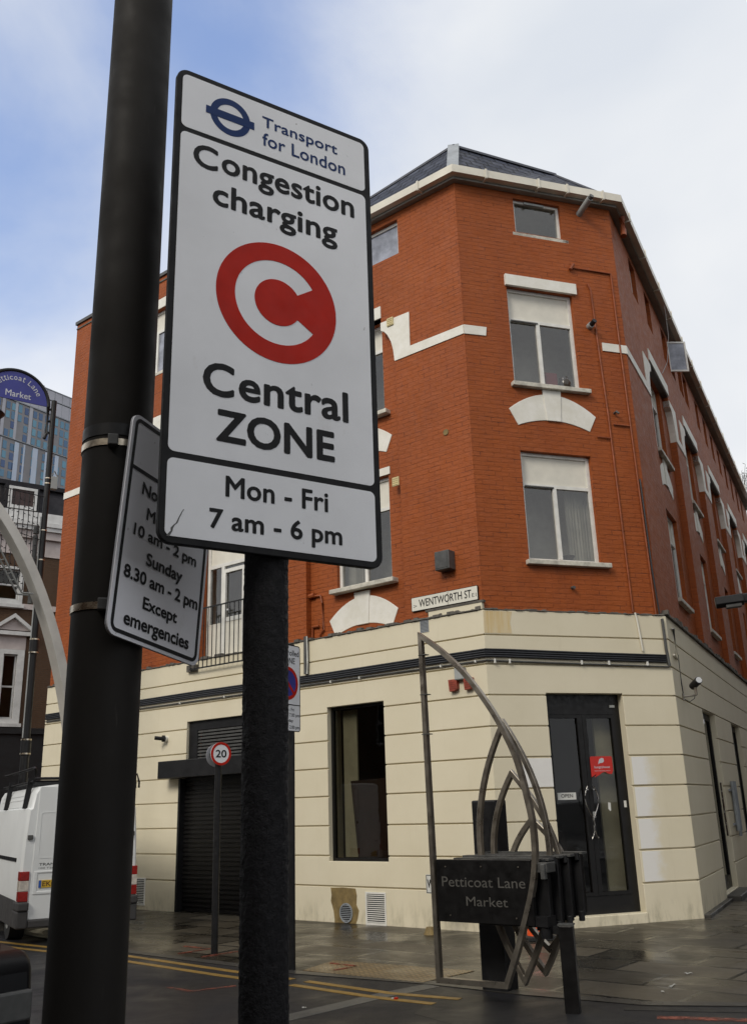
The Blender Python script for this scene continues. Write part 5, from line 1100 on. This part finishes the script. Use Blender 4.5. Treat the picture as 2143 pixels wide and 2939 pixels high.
for k in range(5): t = 0.3+0.14*k; x = 1.245-(1.245-0.86)*t; z = 4.93-(4.93-4.36)*t; tube(bm, [(x, -0.03, z), (x, -0.14, z)], 0.008, 5)
obj('cable_ladder', bm, 'grey', ar)
# ------------------------------------------------------------------ ornate column with the blue market sign
co = thing('market_sign_column', 'slim black column holding an arched blue Petticoat Lane Market sign', 'sign post', (-5.965, 15.92, 0), R(36))
bm = B(); cyl(bm, (0, 0), 0.075, -0.05, 2.7, 20, 0.07); cyl(bm, (0, 0), 0.062, 2.7, 4.4, 20, 0.058); cyl(bm, (0, 0), 0.054, 4.4, 9.11, 20, 0.048); obj('shaft', bm, 'black', co, smooth=True)
for z, r_ in ((2.75, 0.085), (4.45, 0.078)):
    bm = B(); cyl(bm, (0, 0), r_, z-0.13, z+0.13, 20); obj('collar', bm, 'black', co, smooth=True)
    for dz in (-0.11, 0.12): bm = B(); cyl(bm, (0, 0), r_+0.004, z+dz-0.012, z+dz+0.012, 20); obj('collar_ring', bm, 'band', co, smooth=True)
for z in (5.35, 6.0, 6.55, 7.45, 7.55): bm = B(); cyl(bm, (0, 0), 0.057, z-0.01, z+0.01, 20); obj('steel_band', bm, 'band', co, smooth=True)
sc_, sz, sr = -0.70, 8.96, 0.60
bm = B(); tube(bm, [(sc_+sr*math.cos(R(a)), 0, sz+sr*math.sin(R(a))) for a in range(0, 181, 6)], 0.035, 10); tube(bm, [(sc_+sr, 0, sz), (sc_+sr, 0, 8.42), (sc_+sr-0.03, 0, 8.32)], 0.032, 10); tube(bm, [(sc_-sr, 0, sz), (sc_-sr, 0, 8.42)], 0.032, 10)
for z in (8.92, 8.68, 8.45): tube(bm, [(sc_+sr, 0, z), (0.0, 0, z)], 0.025, 8)
obj('arched_frame', bm, 'black', co, smooth=True)
bm = B(); prism(bm, [(sc_+0.58*math.cos(R(a)), sz+0.58*math.sin(R(a))) for a in range(0, 181, 5)], -0.01, 0.01); bp_ = obj('blue_panel', bm, 'bandblue', co)
bm = B(); word = 'Petticoat Lane'; adv = {'P': 1.1, 'e': 1.0, 't': .7, 'i': .5, 'c': .95, 'o': 1.0, 'a': 1.0, ' ': .7, 'L': .95, 'n': 1.0}; tot = sum(adv[c] for c in word); acc = 0
for ch in word:
    a = 152-130*(acc+adv[ch]/2)/tot; acc += adv[ch]
    if ch == ' ': continue
    hgt = 0.105 if ch in 'PLt' else 0.075; wdt = 0.05*adv[ch]+0.012 if ch not in 'i' else 0.016
    l = text_mesh(ch, -wdt/2, wdt/2, 0, hgt if ch != 'i' else 0.10, 0.012)
    l.transform(Matrix.Translation((sc_+0.40*math.cos(R(a)), -0.012, sz+0.40*math.sin(R(a)))) @ Matrix.Rotation(R(90-a), 4, 'Y')); addbm(bm, l)
obj('lettering', bm, 'paleletter', bp_); obj('lettering', text_mesh('Market', sc_-0.19, sc_+0.27, sz+0.06, sz+0.185, 0.012), 'paleletter', bp_, (0, -0.012, 0))
bm = B(); lx, lz = -1.13, 8.60; prof = [(0.03, 0.42), (0.04, 0.20), (0.10, 0.13), (0.23, 0.05), (0.27, 0.0), (0.22, -0.05), (0.10, -0.07)]; n = 24; rows = [[bm.verts.new((lx+r_*math.cos(2*math.pi*i/n), r_*math.sin(2*math.pi*i/n), lz+z)) for i in range(n)] for r_, z in prof]
for a, b in zip(rows[:-1], rows[1:]):
    for i in range(n): bm.faces.new((a[i], a[(i+1) % n], b[(i+1) % n], b[i]))
bm.faces.new(rows[-1]); obj('lantern', bm, 'black', co, smooth=True)
bm = B(); box(bm, 0.05, 0.17, -0.05, 0.05, 7.36, 7.60); tube(bm, [(0.06, 0, 7.6), (0.11, 0, 7.72), (0.17, 0, 7.62)], 0.012, 6); obj('equipment_box', bm, 'grey', co, bevel=0.008)
bm = B(); cyl(bm, (-0.12, 0.03), 0.05, 6.48, 6.62, 12); cyl(bm, (-0.12, 0.03), 0.045, 5.2, 6.45, 12); obj('junction_fitting', bm, 'dgrey', co, smooth=True)
bm = B(); tube(bm, [(-0.065, -0.01, 2.9), (-0.065, -0.01, 6.8)], 0.012, 6); obj('conduit', bm, 'grey', co, smooth=True)
# curtain of fairy lights hung beside it
fl = thing('string_lights', 'net of dark fairy light strands hanging beside the slim black column', 'string lights', (-5.965, 15.92, 0), R(36))
rnd = random.Random(21)
for k in range(12):
    bm = B(); x = -0.14-0.085*k; zt, zb_ = 7.15+0.012*k, 5.35+0.03*k; pts = []
    for q in range(15): pts.append((x+0.02*q/14+rnd.uniform(-.006, .006), -0.06, zt+(zb_-zt)*q/14))
    tube(bm, pts, 0.008, 5)
    for q in range(1, 15):
        p = Vector(pts[q]); d = Vector((rnd.choice((-1, 1))*0.035, 0, -0.018)); tube(bm, [p, p+d], 0.008, 4)
    obj('light_strand', bm, 'black', fl)
bm = B(); tube(bm, [(-0.05, -0.06, 7.17), (-0.5, -0.06, 7.2), (-1.2, -0.06, 7.3)], 0.008, 6); tube(bm, [(-0.05, -0.06, 6.35), (-0.5, -0.06, 6.45), (-1.1, -0.06, 6.62)], 0.006, 6); obj('support_wire', bm, 'black', fl)
# ------------------------------------------------------------------ brown brick terrace behind
tb = thing('brown_terrace', 'brown brick terrace with white sash windows, pediment and dark slate mansard', 'building', (-12.76, 33.66, 0), R(35.1))
def tp(name, bm, mat, parent=None, **k): return obj(name, bm, mat, parent or tb, **k)
cols = [-0.63-3.1*k for k in range(5)]
hl = [];
for c in cols: hl += [(c-0.27, c+0.21, 5.0, 7.3), (c-0.75, c+0.06, 9.28, 10.45)]
bm = B(); holed(bm, -16, 4, 4.6, 11.1, hl, 0.0, 0.25); tp('brick_wall', bm, 'brown_brick')
bm = B(); box(bm, -16, 4, -0.12, 0.0, -0.1, 4.48); box(bm, -16, 4, -0.2, 0.0, 4.48, 4.68); tp('shopfront', bm, 'darkshop')
for z0, z1, y in ((8.98, 9.18, -0.06), (11.05, 11.70, -0.04), (11.70, 12.0, -0.18), (12.0, 12.16, -0.28), (12.16, 12.32, -0.34), (12.32, 12.75, -0.12)):
    bm = B(); box(bm, -16, 4, y, 0.1, z0, z1-0.004); tp('cornice', bm, 'pink' if z1 < 12.1 else 'sashwhite')
bm = B(); bm.faces.new([bm.verts.new(p) for p in ((-16, 0.25, 12.75), (4, 0.25, 12.75), (4, 0.75, 13.95), (-16, 0.75, 13.95))]); tp('mansard_roof', bm, 'darkslate')
bm = B(); box(bm, -16, 4, 0.6, 3.0, 13.95, 14.12); tp('roof_capping', bm, 'darkslate')
bm = B(); box(bm, -16, 4, 0.45, 8, 4, 12.7); tp('rear_block', bm, 'darkroom')
for i, c in enumerate(cols):
    for (x0, x1, z0, z1, arch_) in ((c-0.27, c+0.21, 5.0, 7.3, True), (c-0.75, c+0.06, 9.28, 10.45, False)):
        bm = B(); e_ = 0.24 if arch_ else 0.14
        holed(bm, x0-e_, x1+e_, z0-0.16, z1+e_*0.7, [(x0, x1, z0, z1)], -0.07, 0.06); f = tp('window', bm, 'sashwhite')
        bm = B(); zm = (z0+z1)/2; box(bm, x0, x1, 0.08, 0.14, zm-0.03, zm+0.03); holed(bm, x0, x1, z0, z1, [(x0+0.05, x1-0.05, z0+0.07, z1-0.05)], 0.07, 0.15); tp('sash', bm, 'sashwhite', f)
        bm = B(); box(bm, x0+0.04, x1-0.04, 0.145, 0.15, z0+0.06, z1-0.04); tp('pane', bm, 'shopglass', f)
        bm = B(); box(bm, x0-e_-0.06, x1+e_+0.06, -0.16, 0.0, z0-0.28, z0-0.16); tp('sill', bm, 'sashwhite', f)
    m_ = c-0.03; bm = B(); prism(bm, [(m_-0.62, 8.18), (m_+0.62, 8.18), (m_, 8.62)], -0.06, 0.0); tp('pediment', bm, 'pink')
    bm = B(); sweep(bm, [Vector((m_-0.72, -0.09, 8.16)), Vector((m_, -0.09, 8.70)), Vector((m_+0.72, -0.09, 8.16))], [(-0.06, -0.12), (0.06, -0.12), (0.06, 0.06), (-0.06, 0.06)], YU); box(bm, m_-0.72, m_+0.72, -0.18, 0.0, 7.98, 8.12); tp('pediment_moulding', bm, 'sashwhite')
    bm = B(); box(bm, m_-0.55, m_+0.5, -0.03, 0.0, 7.48, 7.98); tp('frieze', bm, 'pink')
    x0, x1 = c-0.60, c+0.45; bm = B(); box(bm, x0-0.08, x1+0.08, 0.12, 1.2, 12.8, 13.86); tp('dormer', bm, 'darkslate')
    bm = B(); holed(bm, x0, x1, 12.85, 13.72, [(x0+0.12, x1-0.12, 12.98, 13.62)], 0.04, 0.115); f = tp('dormer_window', bm, 'sashwhite')
    bm = B(); box(bm, x0+0.1, x1-0.1, 0.09, 0.1, 12.97, 13.63); tp('pane', bm, 'timber', f)
# ------------------------------------------------------------------ glass tower far off
tw = thing('office_tower', 'distant tower clad in blue glass and grey panels beyond the brown terrace', 'building', (-91.76, 232.5, 0), R(56.4))
bm = B(); box(bm, -55, 30, 0.0, 40, 0, 113.2); obj('tower_wall', bm, 'towerwall', tw)
bm = B(); box(bm, -55, 30, -0.15, 40, 113.3, 116.2); obj('top_panels', bm, 'towerpanel', tw)
bm = B(); box(bm, -55, 30, -0.20, 0.1, 109.2, 112.9); obj('panel_band', bm, 'towerpanel', tw)
for z in (116.2, 113.25, 109.0, 98.0): bm = B(); box(bm, -55, 30, -0.3, 0.2, z-0.12, z+0.12); obj('floor_joint', bm, 'lead', tw)
for k in range(12): x = -15+k*2.55; bm = B(); box(bm, x-0.04, x+0.04, -0.22, 0, 109.2, 116.0); obj('panel_joint', bm, 'lead', tw)
rnd = random.Random(5); bm = B(); box(bm, 0, 1.15, -0.08, 0.1, 0, 1.95); w0 = None
ucol = [-12.2, -9.3, -7.6, -5.6, -3.6, -0.9, 0.9, 3.0, 6.0, 8.0, 9.6]
for row in range(9):
    z = 106.2-2.62*row-(1.0 if row >= 4 else 0)
    for i, u in enumerate(ucol):
        if rnd.random() < 0.10: continue
        if w0 is None: w0 = obj('window', bm, 'towerglass', tw, (u, 0, z)); continue
        c = w0.copy(); COL.objects.link(c); c.parent = tw; c.location = (u+(0.5 if row >= 4 else 0)*((i % 3)-1), 0, z); 
        if rnd.random() < 0.2: c.scale = (1, 1, 1.15)
for (u, w_, z0, z1, mt) in ((-10.6, 0.9, 98.2, 109, 'towerpanel'), (-6.6, 0.8, 98.2, 109, 'towerpanel'), (-2.2, 1.0, 98.2, 109, 'towerpanel'), (4.6, 0.9, 98.2, 109, 'towerpanel'), (-5.8, 1.3, 82, 97.5, 'towerlight'), (-0.2, 1.6, 82, 97.5, 'towerlight'), (-3.1, 0.5, 82, 97.5, 'towerlight'), (3.8, 0.6, 82, 97.5, 'towerlight'), (7.0, 1.2, 82, 97.5, 'towerlight'), (-12.9, 1.2, 82, 97.5, 'towerlight'), (-10.2, 0.5, 82, 97.5, 'towerpanel')):
    bm = B(); box(bm, u, u+w_, -0.14, 0.1, z0, z1); obj('cladding_panel', bm, mt, tw)
bm = B(); box(bm, 2.2, 2.6, 1.0, 1.5, 116.2, 117.4); box(bm, 2.0, 2.9, 1.1, 1.4, 116.9, 117.1); obj('roof_mast', bm, 'lead', tw)
# ------------------------------------------------------------------ the next building along the right hand street
nb = thing('far_house', 'pale fronted house just visible past the end of the long orange wall', 'building', K2+dR*21.0+nR*0.3, aR)
bm = B(); holed(bm, 0.0, 9.0, 0, 10.6, [(1.2, 2.4, 6.2, 8.2), (4.2, 5.4, 6.2, 8.2), (1.2, 2.4, 2.6, 4.8), (4.2, 5.4, 2.6, 4.8)], 0, 0.2); box(bm, 0.001, 9, 0.3, 8, 0, 10.59); obj('stucco_wall', bm, 'pink', nb)
bm = B(); box(bm, -0.2, 9.2, -0.25, 8, 10.6, 10.9); obj('cornice', bm, 'sashwhite', nb)
for x in (1.2, 4.2):
    for z0, z1 in ((6.2, 8.2), (2.6, 4.8)): bm = B(); holed(bm, x, x+1.2, z0, z1, [(x+0.08, x+1.12, z0+0.08, z1-0.08)], 0.1, 0.18); f = obj('window', bm, 'sashwhite', nb); bm = B(); box(bm, x+0.06, x+1.14, 0.16, 0.17, z0+0.06, z1-0.06); obj('pane', bm, 'blackmetal', f)

# ------------------------------------------------------------------ the rest of the street canyon (out of frame; added for shade and reflections)
def terrace(name, label, org, ang, length, h, wn, wz):
    """org = left end seen from the street, facade along ang, outward normal on the -y side"""
    t = thing(name, label, 'building', org, ang)
    hl = [(x, x+1.1, z, z+1.7) for x in wn for z in wz]
    bm = B(); holed(bm, 0, length, -0.1, h, hl, 0, 0.2); obj('brick_wall', bm, 'brown_brick', t)
    bm = B(); box(bm, 0.05, length-0.05, 0.21, 9, -0.1, h-0.01); obj('rear_block', bm, 'darkroom', t)
    bm = B(); box(bm, -0.1, length+0.1, -0.25, 0.1, h, h+0.35); obj('cornice', bm, 'stone', t)
    for x in wn:
        for z in wz:
            bm = B(); holed(bm, x, x+1.1, z, z+1.7, [(x+0.07, x+1.03, z+0.07, z+0.82), (x+0.07, x+1.03, z+0.88, z+1.63)], 0.1, 0.16); f = obj('window', bm, 'sashwhite', t)
            bm = B(); box(bm, x+0.05, x+1.05, 0.15, 0.16, z+0.05, z+1.65); obj('pane', bm, 'blackmetal', f)
n_ = 24
o_ = Vector((-0.62, -0.78, 0))*6.0
terrace('unseen_near_terrace', 'brown brick terrace with white sashes on the near side, out of view, added for shade and shop glass reflections', o_+dL*22, aL+math.pi, 64, 8.6, [2+3.0*k for k in range(20)], (3.9, 7.2))  # unseen; height and distance set for how much sky and sun it blocks
o_ = K2+nR*9.5-dR*9
terrace('unseen_side_terrace', 'unseen brown brick terrace, added for shade, facing the long orange wall across the right hand street', K2+nR*8.0+dR*45, aR+math.pi, 46, 13.0, [2+3.0*k for k in range(14)], (3.9, 7.4, 10.3))  # unseen; added to shade the right face, height set for that
